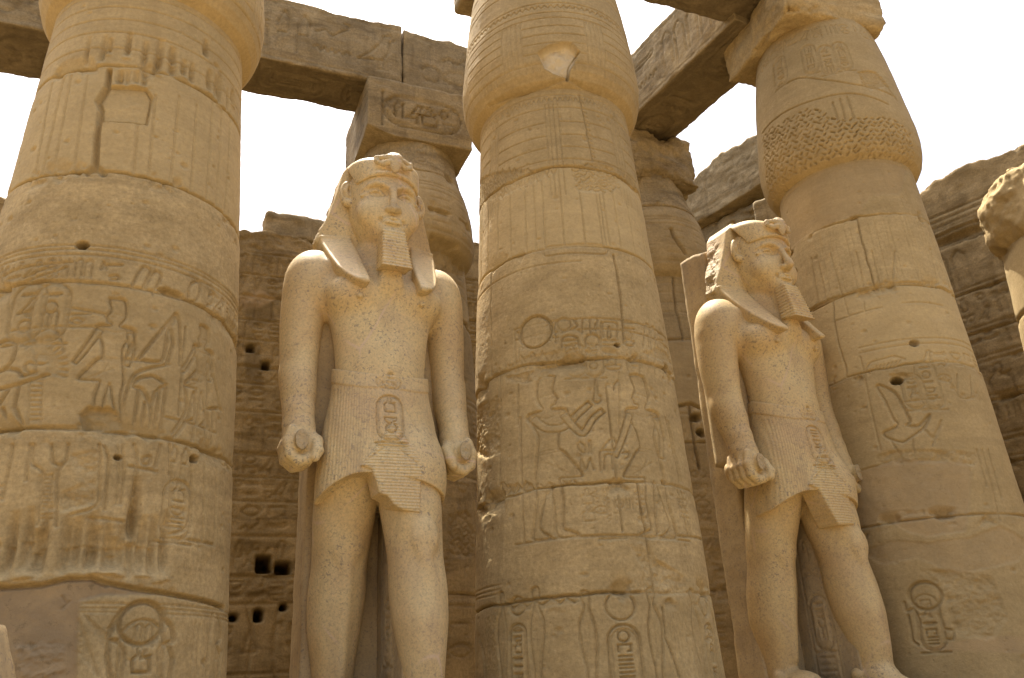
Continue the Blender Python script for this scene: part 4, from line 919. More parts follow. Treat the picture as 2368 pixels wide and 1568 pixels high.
cv.hatch(dots(C1, Tc, (1260, 10), (1330, 0), (1540, 130), (1540, 190), (1400, 70)), .06, .05, .02, .018, .6, 4)
hole(C1, dots(C1, Tc, (1305, 95))[0], .045, .14)
for x, y, h in [(70, 680, .30), (180, 650, .30), (280, 690, .30), (440, 690, .28), (510, 680, .26), (600, 670, .30), (720, 690, .24), (820, 690, .24), (890, 650, .40), (955, 680, .28), (1030, 690, .30), (1110, 670, .32), (900, 430, .3), (230, 720, .2), (640, 700, .2), (760, 740, .16)]:
    u, v = dots(C1, Tc, (x, y))[0]; gouge(C1, u, v, .034, h*.9, .075)
mp = dots(C1, Tc, (-300, 1000), (0, 965), (270, 950), (450, 905), (620, 900), (720, 945), (1040, 1010), (700, 1010), (540, 1050), (525, 1200), (510, 1750), (-300, 1750)); cv.flat(mp, 2); cv.groove(mp[1:6], .03, .05)
cv.groove(dots(C1, Tc, (620, 900), (720, 930), (900, 970), (1200, 1015), (1400, 1060), (1500, 1100)), .03, .055)
cv.hatch(dots(C1, Tc, (90, 1360), (200, 1330), (370, 1320), (440, 1350), (430, 1600), (150, 1600)), .08, .09, .03, .03, .9, 8, 1.0, -.0)
cv.hatch(dots(C1, Tc, (390, 1020), (480, 1000), (470, 1080), (430, 1160), (385, 1130)), .06, .06, .02, .025, .9, 9)
rings(C1, [zof(C1, 380, 1400), zof(C1, 380, 1410), zof(C1, 380, 1419)], .010, .010, u0=dots(C1, Tc, (540, 1090))[0][0])
cv.disc(dots(C1, Tc, (958, 1200))[0], .155, .03, .045, .012)
cu = dots(C1, Tc, (945, 1480))[0]; cv.cartouche((cu[0], cu[1]-.15), .30, .95, 12, d=.03, lw=.02)
snake(C1, Tc, [[(825, 1110), (800, 1180), (760, 1230), (725, 1310), (790, 1325), (830, 1400), (810, 1580)], [(740, 1240), (790, 1160), (820, 1110)], [(730, 1330), (720, 1420), (740, 1580)], [(1095, 1110), (1110, 1180), (1150, 1230), (1160, 1320), (1110, 1340), (1065, 1400), (1080, 1580)], [(1130, 1350), (1160, 1440), (1140, 1580)], [(1465, 1160), (1480, 1300), (1450, 1340), (1470, 1420), (1460, 1580)], [(1425, 1150), (1400, 1330), (1385, 1580)]], .028, .03)
lines(C1, Tc, [[(560+i*22, 1140+i*30), (720, 1290+i*24)] for i in range(5)]+[[(540, 1200+i*40), (660, 1560)] for i in range(6)]+[[(1310, 1200), (1280, 1568)], [(1340, 1210), (1320, 1568)]], .010, .010)
bulge_wrap(C1, 8.75, 9.45, 6, 4, ((-1.3, .1), (-.5, .1), (.4, .1), (1.2, .1)), .016); rings(C1, [9.6, 9.8, 10.2, 10.5], .014, .014)
chips(C1, 420, 5); C1.build(J1)

# --- second column, in the middle
C2 = Col(1, 0, 'central column with a broken scar on its swollen capital and an offering king relief', res=.0088, half=1.65, group=G_COL)
Ta = crop(1000, 0, 1.686); Tb = crop(1850, 900, 1.96); Tc = crop(1850, 1600, 1.409); cv = C2.cv
J2 = [zof(C2, 1285, 388), zof(C2, 1290, 572), zof(C2, 1340, 828), zof(C2, 1360, 1118), zof(C2, 1380, 1372)]
for i, z in enumerate(J2): cv.joint(z, wob=.05 if i != 1 else .02, d=.05, seed=i*5+2, chip=.8 if i > 1 else .3)
rings(C2, [8.40], .012, .012); 
for u in np.arange(-1.7, 1.7, .075): cv.groove([(u, 8.30), (u+.035, 8.37), (u+.07, 8.30)], .010, .012)
zz = [8.2, 7.98, 7.78, 7.6, 7.42]
rings(C2, zz, .013, .013)
for u, w_ in ((-.95, .09), (.0, .09), (.98, .09)):
    cv.fill([(u-w_, zz[-1]+.02), (u+w_, zz[-1]+.02), (u+w_, zz[0]-.02), (u-w_, zz[0]-.02)], .002, 'H', 'set')
    for k in (-1, -.4, .3, 1): cv.groove([(u+k*w_, zz[-1]-.5), (u+k*w_, 8.25)], .011, .012)
stemlines(C2, J2[0]+.03, zz[-1]-.02, 3)
for x in (150, 140, 200, 275, 375, 495, 570, 640, 790, 950, 1085, 1110, 1140, 1220, 1320, 1400):
    u, v = dots(C2, Tb, (x, 20))[0]; cv.groove([(u, J2[1]+.02), (u, J2[0]-.02)], .014, .013)
bulge_wrap(C2, 8.75, 9.45, 6, 5, ((-1.35, .1), (-.42, .13), (.62, .12), (1.5, .1)))
for u in np.arange(-1.8, 1.8, .085):
    if int(u*3) % 2 == 0: cv.groove([(u, 8.66), (u, 8.74)], .010, .010)
rings(C2, [9.55, 9.72, 10.05, 10.18, 10.42, 10.8, 10.9], .012, .012)
for u in np.arange(-1.7, 1.7, .08):
    cv.groove([(u, 9.62), (u+.04, 9.68), (u+.08, 9.62)], .011, .014); cv.groove([(u, 10.52), (u+.04, 10.62), (u+.08, 10.52)], .012, .014); cv.groove([(u, 10.64), (u+.04, 10.74), (u+.08, 10.64)], .012, .014)
sc = dots(C2, Ta, (1940, 360), (2020, 310), (2110, 285), (2170, 295), (2215, 350), (2185, 420), (2150, 480), (2130, 515), (2050, 490), (1990, 455)); cv.fill(sc, .085, 'H', 'max', .05, 4); cv.fill(sc, -.8, 'So', 'set')
cv.groove(dots(C2, Ta, (2215, 350), (2160, 420), (2140, 530)), .03, .10); cv.groove(dots(C2, Ta, (2130, 530), (2000, 580), (1850, 640), (1600, 715)), .02, .03); cv.groove(dots(C2, Ta, (2140, 530), (2250, 590), (2360, 640)), .02, .03)
cv.hatch(dots(C2, Ta, (2170, 1140), (2330, 1100), (2450, 1140), (2500, 1260), (2350, 1300), (2210, 1290), (2190, 1200)), .06, .05, .018, .015, .5, 3, .2)
cv.hatch(dots(C2, Ta, (1540, 1240), (1900, 1150), (2080, 1150), (1900, 1230), (1700, 1330), (1545, 1400)), .05, .09, .014, .012, 1.2, 6, .2)
cv.groove(dots(C2, Ta, (2220, 640), (2270, 880), (2310, 1080)), .014, .02)
for i in range(14): p = dots(C2, Ta, (2225+i*6, 660+i*30), (2250+i*6, 675+i*30)); cv.groove(p, .01, .014)
cv.groove(dots(C2, Tb, (1180, 240), (1210, 380), (1235, 560), (1250, 730), (1265, 930)), .022, .03)
lines(C2, Tb, [[(650, 250), (655, 180), (800, 160), (1110, 165), (1110, 235), (800, 230), (650, 250)]], .012, .016)
rings(C2, [J2[1]-.20], .010, .012, u0=-1.7, u1=.2)
# inscription band with the sun disc
u0 = dots(C2, Tb, (405, 745))[0][0]; zt = zof(C2, 1385, 737); zl = zof(C2, 1385, 762)
rings(C2, [zt, zl], .014, .016, u0=u0); cv.groove([(u0, zt), (u0, J2[2]+.05)], .012, .014); cv.groove([(u0+.05, zl), (u0+.05, J2[2]+.1)], .01, .01)
cv.disc(dots(C2, Tb, (568, 840))[0], .185, .024, .04, .010)
snake(C2, Tb, [[(430, 850), (460, 850), (470, 900), (460, 960), (480, 970), (480, 930)], [(650, 800), (680, 780), (690, 830), (660, 880), (680, 910)]], .02, .02)
lines(C2, Tb, [[(735, 760), (712, 840), (750, 840), (735, 760)], [(730, 860), (730, 920)], [(705, 885), (750, 885)], [(720, 830), (700, 800), (700, 760)], [(770, 850), (900, 800), (870, 750), (900, 745)], [(940, 740), (940, 850), (910, 830)], [(1005, 860), (1000, 740), (1055, 740), (1050, 780)], [(1040, 780), (1045, 830)], [(1085, 760), (1090, 950)], [(1105, 880), (1100, 770), (1195, 770), (1215, 800), (1210, 890)], [(1150, 800), (1135, 880), (1165, 880), (1150, 800)], [(1100, 905), (1215, 905)], [(1100, 940), (1215, 945)], [(1265, 770), (1340, 775)], [(1270, 815), (1345, 820)], [(1280, 910), (1340, 915), (1335, 950), (1285, 945), (1280, 910)], [(1415, 960), (1430, 790), (1455, 785), (1465, 820), (1460, 960)], [(1475, 970), (1480, 810), (1500, 810), (1510, 850), (1510, 980)], [(1530, 850), (1560, 860)], [(1530, 900), (1570, 910)]], .016, .02)
cv.disc(dots(C2, Tb, (795, 780))[0], .07, .016, .02, .006); cv.disc(dots(C2, Tb, (1298, 865))[0], .055, .016, .02, .006); cv.disc(dots(C2, Tb, (1020, 905))[0], .07, .016, .02, .006)
lines(C2, Tb, [[(778, 960), (785, 890), (840, 870), (900, 890), (915, 960)], [(965, 960), (965, 890), (1020, 865), (1075, 890), (1080, 950)], [(790, 915), (890, 905)], [(800, 950), (880, 950)]], .016, .022)
for i in range(9): lines(C2, Tb, [[(1100+i*13, 912), (1106+i*13, 922), (1112+i*13, 912)]], .008, .012)
cv.hatch(dots(C2, Tb, (330, 1130), (480, 1040), (800, 990), (900, 975), (730, 1070), (600, 1120), (400, 1170)), .07, .10, .012, .010, -1.1, 5, .05)
cv.hatch(dots(C2, Tb, (1400, 1000), (1460, 1000), (1520, 960), (1600, 1010), (1640, 1100), (1500, 1050)), .06, .08, .012, .010, -1.1, 7, .05)
cv.fill(dots(C2, Tb, (330, 1190), (430, 1170), (600, 1130), (720, 1130), (640, 1190), (500, 1240), (350, 1230)), .02, 'H', 'max', .04, 9)
hole(C2, dots(C2, Tb, (1600, 1125))[0], .06, .12); hole(C2, dots(C2, Tb, (1213, 943))[0], .03, .08)
for x in (885, 1025, ): cv.cartouche(dots(C2, Tb, (x, 1060))[0], .22, .38, x, d=.016, lw=.013)
lines(C2, Tb, [[(1130, 1100), (1245, 1100), (1230, 1130), (1150, 1130), (1130, 1100)], [(1140, 1000), (1140, 1060)], [(1120, 1035), (1160, 1035)], [(1215, 1010), (1205, 1090)], [(1290, 1020), (1300, 1140)], [(1330, 1040), (1380, 1040)], [(1330, 1070), (1375, 1075)], [(1330, 1105), (1375, 1110)], [(1400, 1040), (1395, 1160)], [(1510, 1050), (1520, 1200)]], .014, .016)
# the offering king
relief_person(C2, (1262, 872), (1275, 1243), 1, True)
relief_person(C2, (1490, 872), (1515, 1240), -1, False, staff=True)
lines(C2, Tb, [[(1045, 1195), (1035, 1330), (1025, 1370), (1060, 1395), (1090, 1370), (1085, 1340), (1065, 1330), (1045, 1195)], [(1190, 1290), (1195, 1250), (1225, 1220)], [(290, 1130), (280, 1568)], [(430, 1250), (425, 1568)]], .018, .02)
cv.groove(dots(C2, Tb, (1230, 1150), (1240, 1568)), .012, .012); cv.groove(dots(C2, Tc, (890, 0), (885, 150), (915, 290)), .012, .012)
lines(C2, Tc, [[(320, 100), (330, 460), (345, 810)], [(210, 0), (205, 420), (200, 480)], [(350, 810), (600, 775), (860, 765), (1100, 768), (1360, 790)], [(1210, 490), (1270, 760)], [(1235, 520), (1290, 780)], [(1150, 100), (1170, 190), (1230, 460)], [(1165, 120), (1240, 460)]], .018, .022)
lines(C2, Tc, [[(650, 250), (655, 280), (690, 300), (690, 260), (660, 240)], [(710, 300), (712, 235), (722, 235), (725, 300)], [(790, 280), (850, 215), (875, 280), (790, 280)], [(780, 400), (775, 300), (800, 285), (860, 300), (865, 400)], [(800, 390), (805, 315), (840, 310), (850, 390)], [(660, 400), (670, 330), (690, 400)], [(700, 390), (720, 330), (740, 390)], [(970, 380), (1040, 380)], [(970, 400), (1040, 405)], [(1020, 345), (1030, 375)], [(900, 300), (940, 295), (940, 320), (920, 330)]], .016, .018)
for q in (700, 770, 830): cv.column_of(dots(C2, Tc, (q, 500))[0][0], dots(C2, Tc, (q, 500))[0][1], dots(C2, Tc, (q, 720))[0][1], .16, q, .012, .012)
for q in (905, 1010, 1230): cv.column_of(dots(C2, Tc, (q, 500))[0][0], dots(C2, Tc, (q, 480))[0][1], dots(C2, Tc, (q, 700))[0][1], .18, q, .012, .012)
cv.hatch(dots(C2, Tc, (75, 60), (150, 0), (205, 0), (200, 300), (130, 330), (75, 300)), .055, .05, .022, .020, .9, 12, .9)
cv.hatch(dots(C2, Tc, (205, 480), (330, 480), (560, 450), (700, 440), (560, 490), (330, 510), (200, 540)), .055, .07, .018, .016, -.9, 13, .3)
cv.hatch(dots(C2, Tc, (930, 770), (1030, 780), (1090, 900), (1250, 1000), (1270, 1100), (1000, 1100), (1030, 960), (960, 850)), .07, .06, .022, .022, .7, 14, .8)
cv.hatch(dots(C2, Tc, (250, 1130), (400, 1120), (640, 1100), (660, 1140), (420, 1180), (260, 1190)), .075, .08, .022, .02, .6, 15, .2)
rings(C2, [J2[4]+.09, J2[4]+.13, J2[4]+.17], .009, .010, u0=-1.75, u1=-.9)
# royal names between cobras on the lowest drum
for xc, w_ in ((305, .20), (895, .30), (1375, .22)):
    p = dots(C2, Tc, (xc, 1200))[0]; h = 1.15
    cv.disc((p[0], p[1]+.06), w_*.42, .018, .028, .01); cv.cartouche((p[0], p[1]-.60), w_*.9, h*.86, xc, d=.026, lw=.017)
    for s_ in (-1, 1):
        b = p[0]+s_*w_*.95
        O_ = curve([(b+s_*x_, p[1]+z_) for x_, z_ in [(-.02, .20), (.03, .21), (.045, .15), (.02, .06), (.075, -.10), (.062, -.32), (.03, -.52), (.04, -.88), (.11, -1.03), (.07, -1.10), (-.02, -.98), (-.035, -.52), (-.058, -.30), (-.055, -.12), (-.02, .05), (-.03, .14), (-.02, .20)]])
        cv.fill(O_, .010); cv.groove(O_, .018, .026); cv.groove([(b, p[1]-.08), (b, p[1]-.42)], .012, .016)
    cv.groove([(p[0]-w_*1.5, p[1]-1.15), (p[0]+w_*1.5, p[1]-1.15)], .016, .02)
for i in range(8): lines(C2, Tc, [[(1130+i*14, 1150), (1200+i*20, 1568)]], .008, .007)
cv.groove(dots(C2, Tc, (1130, 1170), (1150, 1350), (1190, 1440), (1230, 1568)), .012, .03); cv.groove(dots(C2, Tc, (100, 1330), (125, 1450), (130, 1568)), .02, .04)
cv.hatch(dots(C2, Tc, (130, 1250), (200, 1230), (220, 1568), (140, 1568)), .05, .09, .01, .009, 1.4, 16, .1, 0)
cv.vjoint(.55, J2[4], J2[3], .012, .035, .04, 5); cv.vjoint(-.25, 1.0, J2[4]-1.3, .012, .035, .04, 6); cv.vjoint(-1.0, J2[1], J2[2], .010, .03, .03, 7)
chips(C2, 520, 8, big=.045); C2.build(J2)

# --- third column, leaning away at the right
C3 = Col(2, 0, 'column at the right behind the profile statue, its swollen capital dotted with chisel marks', res=.0105, half=1.7, group=G_COL)
Ta = crop(2400, 0, 1.387); Tb = crop(3000, 1000, 1.742); Tc = crop(3300, 1800, 1.717); cv = C3.cv
J3 = [zof(C3, 2030, 492), zof(C3, 2050, 660), zof(C3, 2110, 812+30)]
for i, z in enumerate(J3): cv.joint(z, wob=.06, d=.045, seed=i*7+3, chip=.7)
cv.groove(dots(C3, Tb, (430, 430), (520, 380), (650, 320), (830, 260), (1080, 225), (1280, 240), (1400, 300)), .02, .035)
hp = dots(C3, Ta, (905, 760), (1000, 680), (1110, 610), (1200, 600), (1270, 650), (1380, 665), (1500, 640), (1620, 650), (1720, 740), (1750, 860), (1740, 950), (1600, 900), (1400, 880), (1200, 930), (1060, 1060), (1005, 1170), (950, 1090), (915, 950)); hp = [(u, max(v, NECK+.03)) for u, v in hp]
cv.hatch(hp, .092, .046, .045, .015, .6, 21, .25, .001)
lines(C3, Ta, [[(980, 500), (1100, 435), (1250, 445), (1420, 470), (1640, 540)], [(1450, 400), (1520, 400), (1580, 460), (1650, 560)], [(1290, 570), (1320, 660)], [(1330, 550), (1360, 660)], [(1370, 540), (1410, 660)], [(900, 740), (1000, 640), (1180, 560), (1400, 520), (1600, 580)], [(960, 370), (970, 480)]], .02, .022)
for x, y in ((1000, 400), (1160, 330), (1260, 330), (1345, 310)):
    p = dots(C3, Ta, (x, y))[0]; cv.cartouche((p[0], min(p[1], 10.85)), .24, .6, x, d=.016, lw=.015)
cv.row_of(-1.4, 1.5, 10.9, .24, 5, .014, .014)
cv.hatch(dots(C3, Ta, (1440, 400), (1530, 400), (1600, 480), (1500, 500)), .05, .12, .012, .010, .05, 22, .0)
stemlines(C3, J3[1]+.03, J3[0]-.05, 31); 
lines(C3, Tb, [[(430, 60), (480, 380)], [(470, 40), (530, 350)], [(560, 30), (640, 320)], [(740, 20), (790, 250)], [(850, 10), (900, 230)], [(1010, 10), (990, 220)], [(1260, 0), (1310, 240)], [(1320, 0), (1390, 260)]], .022, .016)
mzone = dots(C3, Ta, (1005, 1160), (1200, 950), (1400, 890), (1600, 900), (1700, 940), (1660, 1080), (1500, 1090), (1430, 1190), (1130, 1330), (1060, 1400)); cv.fill([(u, min(v, 8.47)) for u, v in mzone], .004, 'H', 'set', .003, 3); cv.fill([(u, min(v, 8.47)) for u, v in mzone], .35, 'Mo')
lines(C3, Tb, [[(580, 505), (920, 400)], [(1060, 370), (1200, 365), (1350, 390)], [(650, 330), (685, 455)], [(780, 290), (800, 425)], [(835, 285), (870, 310), (900, 335)]], .012, .014)
za, zb_, zc = zof(C3, 2130, 782), zof(C3, 2130, 790), zof(C3, 2130, 815); ul = dots(C3, Tb, (765, 745))[0][0]
rings(C3, [za, zb_-.03], .012, .014, u0=ul); cv.groove(dots(C3, Tb, (765, 745), (800, 900), (850, 1150), (910, 1400)), .012, .014)
cv.row_of(dots(C3, Tb, (1160, 780))[0][0], 1.9, zb_-.25, .26, 14, .014, .016)
lines(C3, Tb, [[(790, 870), (830, 790), (930, 760), (1000, 740), (1080, 760)], [(800, 850), (830, 840), (830, 870)]]+[[(850+i*28, 850-i*7), (880+i*28, 810-i*7)] for i in range(7)], .016, .018)
cv.fill(dots(C3, Tb, (970, 870), (1060, 860), (1150, 880), (1060, 920), (990, 910)), .03, 'H', 'max', .03, 4); hole(C3, dots(C3, Tb, (1022, 910))[0], .08, .2); hole(C3, dots(C3, Tb, (1145, 650))[0], .06, .05)
for x, y in ((1140, 985), (1245, 940)): cv.cartouche(dots(C3, Tb, (x, y))[0], .26, .48 if x < 1200 else .66, x, d=.018, lw=.015)
cv.column_of(dots(C3, Tb, (1370, 950))[0][0], dots(C3, Tb, (1370, 860))[0][1], dots(C3, Tb, (1370, 1030))[0][1], .24, 5, .014, .016)
K3 = [(885, 960), (905, 945), (1000, 990), (1050, 1060), (1100, 1160), (1115, 1200), (1090, 1225), (1180, 1225), (1250, 1150), (1210, 1240), (1130, 1300), (1060, 1340), (960, 1310), (935, 1290), (940, 1270), (1010, 1240), (1030, 1210), (1000, 1180), (940, 1050)]
figure(C3, Tb, K3, [[(1020, 1160), (1040, 1200)], [(1100, 1170), (1125, 1250)], [(1190, 1240), (1275, 1320), (1330, 1190)], [(1130, 1310), (1145, 1440)], [(980, 1330), (1050, 1440)], [(1190, 1230), (1275, 1310), (1330, 1200)]], .024, .03, .012)
lines(C3, Tb, [[(1060, 1065), (1330, 1035)], [(1320, 900), (1390, 920), (1440, 1000)], [(1440, 870), (1450, 1020), (1540, 1030), (1530, 880)], [(1270, 1360), (1330, 1220)]], .018, .018)
m1 = dots(C3, Tc, (120, 190), (360, 110), (500, 60), (820, 80), (970, 80), (1000, 150), (990, 400), (960, 560), (700, 600), (560, 560), (420, 480), (230, 560), (100, 500)); cv.fill(m1, .010, 'H', 'set', .006, 7); cv.fill(m1, .5, 'Mo')
m2 = dots(C3, Tc, (240, 700), (480, 620), (700, 640), (1000, 600), (1200, 520), (1400, 640), (1330, 760), (1180, 800), (900, 860), (640, 740), (400, 790)); cv.fill(m2, .008, 'H', 'set', .006, 9); cv.fill(m2, .35, 'Mo')
m3 = dots(C3, Tc, (900, 1320), (1150, 1280), (1367, 1280), (1367, 1400), (950, 1380), (600, 1380)); cv.fill(m3, .7, 'Mo')
cv.groove(m1[:4], .02, .02); cv.hatch(dots(C3, Tc, (660, 830), (900, 830), (1150, 880), (1250, 1150), (1150, 1290), (900, 1280), (820, 1050), (740, 920)), .06, .06, .018, .03, .9, 33, 1.0)
cv.hatch(dots(C3, Tb, (880, 1440), (1000, 1400), (1300, 1400), (1560, 1420), (1560, 1500), (1200, 1480), (900, 1500)), .06, .06, .018, .026, .9, 34, 1.0)
cv.disc(dots(C3, Tc, (688, 1003))[0], .155, .03, .04, .01)
p = dots(C3, Tc, (705, 1200))[0]; cv.cartouche((p[0]+.02, p[1]+.02), .24, .62, 44, d=.026, lw=.016)
snake(C3, Tc, [[(545, 1050), (560, 1110), (600, 1095), (630, 1130), (650, 1200), (640, 1300), (660, 1310)], [(570, 1140), (590, 1230), (600, 1310), (640, 1340)], [(870, 1090), (890, 1200), (880, 1300), (830, 1300)], [(780, 1130), (820, 1230), (870, 1240)]], .024, .026)
lines(C3, Tc, [[(1080, 0), (1160, 300), (1200, 480)], [(1120, 0), (1210, 330)], [(1040, 0), (1110, 250)]], .02, .018)
cv.vjoint(.1, J3[1], J3[0], .012, .035, .04, 5); cv.vjoint(-.5, J3[2], J3[1], .010, .03, .04, 6); cv.joint(3.3, seed=41, chip=1.0)
chips(C3, 420, 18); C3.build(J3)
# --- fourth column at the right edge, its capital broken away above the swelling
C4 = Col(3, 0.05, 'stump of a column at the right edge with a rough broken papyrus capital', res=.03, half=1.9, ztop=10.0, group=G_COL)
def er(A, Z, R):
    n = fbm(np.cos(A)*2+9, np.sin(A)*2, Z*1.5, 1.1, 4, .6); lim = 9.35+.45*n+.25*np.cos(A-.6)
    n2 = terrace(fbm(np.cos(A)*3, np.sin(A)*3, Z*2, 1.2, 4), 5); k = sstep(0, .9, Z-lim+n2*.3); R = R*(1-.75*k)+.18*n2*sstep(8.5, 9.2, Z)
    low = np.exp(-((Z-8.6)/.22)**2)*np.clip(fbm(A*2, Z*2, 3, 1.2, 3)+.35, 0, 1)*.22
    return R-low+sstep(8.4, 8.8, Z)*.05*fbm(np.cos(A)*R, np.sin(A)*R, Z, 4, 3)
C4.erode = er; chips(C4, 150, 4); C4.cv.joint(7.2, seed=3); C4.cv.joint(5.9, seed=8); C4.build([5.9, 7.2])

# ---------------------------------------------------------------- the row behind
G_BACK = 'papyrus columns of the row behind'
def back_features(c, seed, J):
    cv = c.cv; rg = random.Random(seed)
    for i, z in enumerate(J): cv.joint(z, wob=.03, d=.05, seed=seed+i, chip=.7)
    bulge_wrap(c, 8.72, 9.5, 6, 6, tuple((u, .10) for u in np.arange(-1.6, 1.7, .62)))
    for u in np.arange(-1.8, 1.9, .30):
        cv.disc((u, 10.75), .12, .014, .016, 0); cv.groove([(u+.15, 9.7), (u+.15, 10.6)], .014, .012)
        cv.column_of(u, 10.55, 9.75, .22, int(u*100)+seed, .013, .013)
    rings(c, [9.6, 9.66, 10.95, 8.35, 8.15, 7.95, 7.75], .013, .012)
    stemlines(c, 6.5, 7.7, seed); rings(c, [5.9, 5.8, 5.3], .013, .013)
    cv.row_of(-1.8, 1.8, 5.55, .36, seed+2, .015, .014)
    for q in range(9):
        u = -1.7+q*.42; cv.groove([(u-.2, 2.9), (u-.2, 5.2)], .012, .012); cv.column_of(u, 5.15, 3.1, .26, seed+q, .014, .014)
    rings(c, [2.85, 2.75], .013, .013); cv.row_of(-1.8, 1.8, 2.3, .5, seed+6, .018, .016)
B1 = Col(.835, 4.35, 'column standing behind the head of the frontal statue, carrying an inscribed square block', res=.018, half=1.8, mat=SS_FAR, group=G_BACK)
back_features(B1, 3, [9.95, 9.1, 7.3, 4.6, 2.9]); Th = crop(1050, 550, 2.488)
B1.cv.fill(dots(B1, Th, (1680, 960), (1800, 1010), (1960, 1090), (1900, 1110), (1990, 1260), (2020, 1330), (1980, 1420), (1900, 1350), (1680, 1300)), .10, 'H', 'max', .05, 3)
B1.cv.hatch(B1.P((1040, 1190), (1080, 1180), (1095, 1230), (1090, 1290), (1040, 1290)), .09, .08, .025, .018, .6, 3)
chips(B1, 200, 3); B1.erode = lambda A, Z, R: R*(1-.04*sstep(8.6, 9.2, Z)-.13*sstep(9.3, 10.5, Z)); B1.build([9.95, 7.3, 4.6])
B2 = Col(1.80, 4.2, 'cracked column seen between the central column and the profile statue, with eroded block on top', res=.018, half=1.8, mat=SS_FAR, group=G_BACK)
back_features(B2, 8, [9.95, 7.2, 5.3, 2.9]); Tq = crop(2650, 1400, 1.96); Tr = crop(1850, 900, 1.96)
B2.cv.vjoint(B2.uv(1573, 760)[0], 8.45, 7.2, .02, .06, .06, 3); B2.cv.groove(dots(B2, Tr, (1640, 30), (1660, 90), (1700, 150), (1750, 220)), .05, .08)
B2.cv.groove(dots(B2, Tq, (215, 440), (225, 540), (245, 650), (265, 780), (295, 930)), .04, .09); B2.cv.groove(dots(B2, Tq, (135, 440), (220, 420), (330, 470)), .04, .08)
for p in ((265, 530), (310, 650)): hole(B2, dots(B2, Tq, p)[0], .1, .12)
B2.cv.hatch(B2.P((1640, 1270), (1668, 1270), (1690, 1390), (1660, 1390)), .06, .06, .02, .03, .9, 6, 1.0)
chips(B2, 200, 5); B2.erode = lambda A, Z, R: R*(1-.15*sstep(9.6, 10.6, Z)); B2.build([9.95, 7.2, 5.3, 2.9])
B0 = Col(-.13, 4.4, 'column of the rear row standing hidden behind the closest column', res=.04, back=.12, half=1.8, mat=SS_FAR, group=G_BACK); rings(B0, [8.3, 8.1], .03, .02); B0.build([7.2])
B3 = Col(2.78, 4.1, 'column of the rear row standing behind the chiselled right column', res=.04, back=.12, half=1.8, mat=SS_FAR, group=G_BACK); rings(B3, [8.3, 8.1], .03, .02); B3.build([7.2])

# ---------------------------------------------------------------- abacus blocks
G_AB = 'square blocks on top of the columns'
def abacus(c, k, s, half, z0, z1, label, ang=0, **kw):
    o = empty('abacus_block', (*plan(k, s), z0)); bpy.data.objects.remove(o)
    e1 = D*math.cos(ang)+(-N)*math.sin(ang); e2 = (-N)*math.cos(ang)-D*math.sin(ang)
    b = block('abacus_block', plan(k, s)-e1*half-e2*half, e1*2*half, e2*2*half, z0, z1, kw.pop('res', .03), kw.pop('mat', SS_FAR), None, **kw)
    tag(b, label, 'stone block', G_AB); return b
ca = Canvas(0, 1.9, 0, 1.25, .01)
ca.cartouche((1.0, .56), .62, 1.42, 3, True, base=True, d=.04, lw=.022); ca.groove([(.03, .08), (1.87, .08)], .012, .012); ca.groove([(.1, 1.05), (1.85, 1.05)], .012, .01)
ca.disc((.48, .68), .11, .02, .025, .006); ca.disc((1.05, .66), .09, .02, .025, .006); ca.groove([(1.3, .35), (1.3, .8)], .016, .02)
for i in range(5): ca.groove([(1.38, .36+i*.1), (1.62, .36+i*.1)], .014, .02)
abacus(B1, .835, 4.42, .96, 10.60, 11.79, 'inscribed square block with an oval royal name, above the column behind the frontal statue', cvs={'ay0': ca}, r0=.012, r1=.05, amp=.02,
       bot=lambda a, b: .10*np.clip(1-b/.8, 0, 1)*0+.16*np.clip(1-a/.5, 0, 1)*np.clip(1-b/1.2, 0, 1), seed=2)
abacus(B2, 1.80, 4.2, .88, 10.65, 11.79, 'crumbling square block under the diagonal beam on the cracked column', r0=.08, r1=.34, amp=.10, seed=5)
abacus(B0, -.13, 4.4, .95, 11.19, 11.79, 'square block hidden above the closest column', res=.08, seed=6)
abacus(B3, 2.78, 4.1, .95, 11.19, 11.79, 'square block hidden behind the right column', res=.08, seed=7)
abacus(C1, 0, 0, .98, 11.19, 11.95, 'square block on the closest column, above the picture edge', res=.05, mat=SS_COL, seed=8)
abacus(C2, 1, 0, 1.02, 11.19, 11.95, 'square block on the central column, only its left corner visible at the top edge', mat=SS_FAR, r0=.06, r1=.12, seed=9)
abacus(C3, 1.962, 0, .92, 11.12, 11.92, 'large broken square block crowning the right column', mat=SS_COL, ang=-.10, r0=.06, r1=.30, amp=.07, seed=12,
       top=lambda a, b: .55*sstep(.8, 1.3, a)-.5*np.clip((a-1.4)/.5, 0, 1)**2+.14*fbm(a, b, 1, 2, 3))

# ---------------------------------------------------------------- beams
G_BEAM = 'long stone beams lying on the columns'
def beam(k0, s0, k1, s1, wd, z0, z1, label, **kw):
    a = plan(k0, s0); b = plan(k1, s1); d = b-a; n = np.array([-d[1], d[0]])/np.linalg.norm(d)
    o = block('stone_beam', a, d, n*wd, z0, z1, kw.pop('res', .04), kw.pop('mat', SS_FAR), None, **kw); tag(o, label, 'beam', G_BEAM); return o
def rag(seed, a=.06, f=1.5): return lambda x, y: a*fbm(x+seed, y, 0, f, 4, .6)
def beam_canvas(L, h, seed, big=False, split=None):
    c = Canvas(0, L, 0, h+.1, .016); rg = random.Random(seed)
    c.groove([(0, .1), (L, .1)], .014, .010); c.groove([(0, h-.12), (L, h-.12)], .014, .010)
    c.row_of(.1, L-.1, h*.5, h*.62, seed, .020, .026)
    if split is not None: c.vjoint(split, 0, h+.1, .02, .07, .02, seed)
    return c
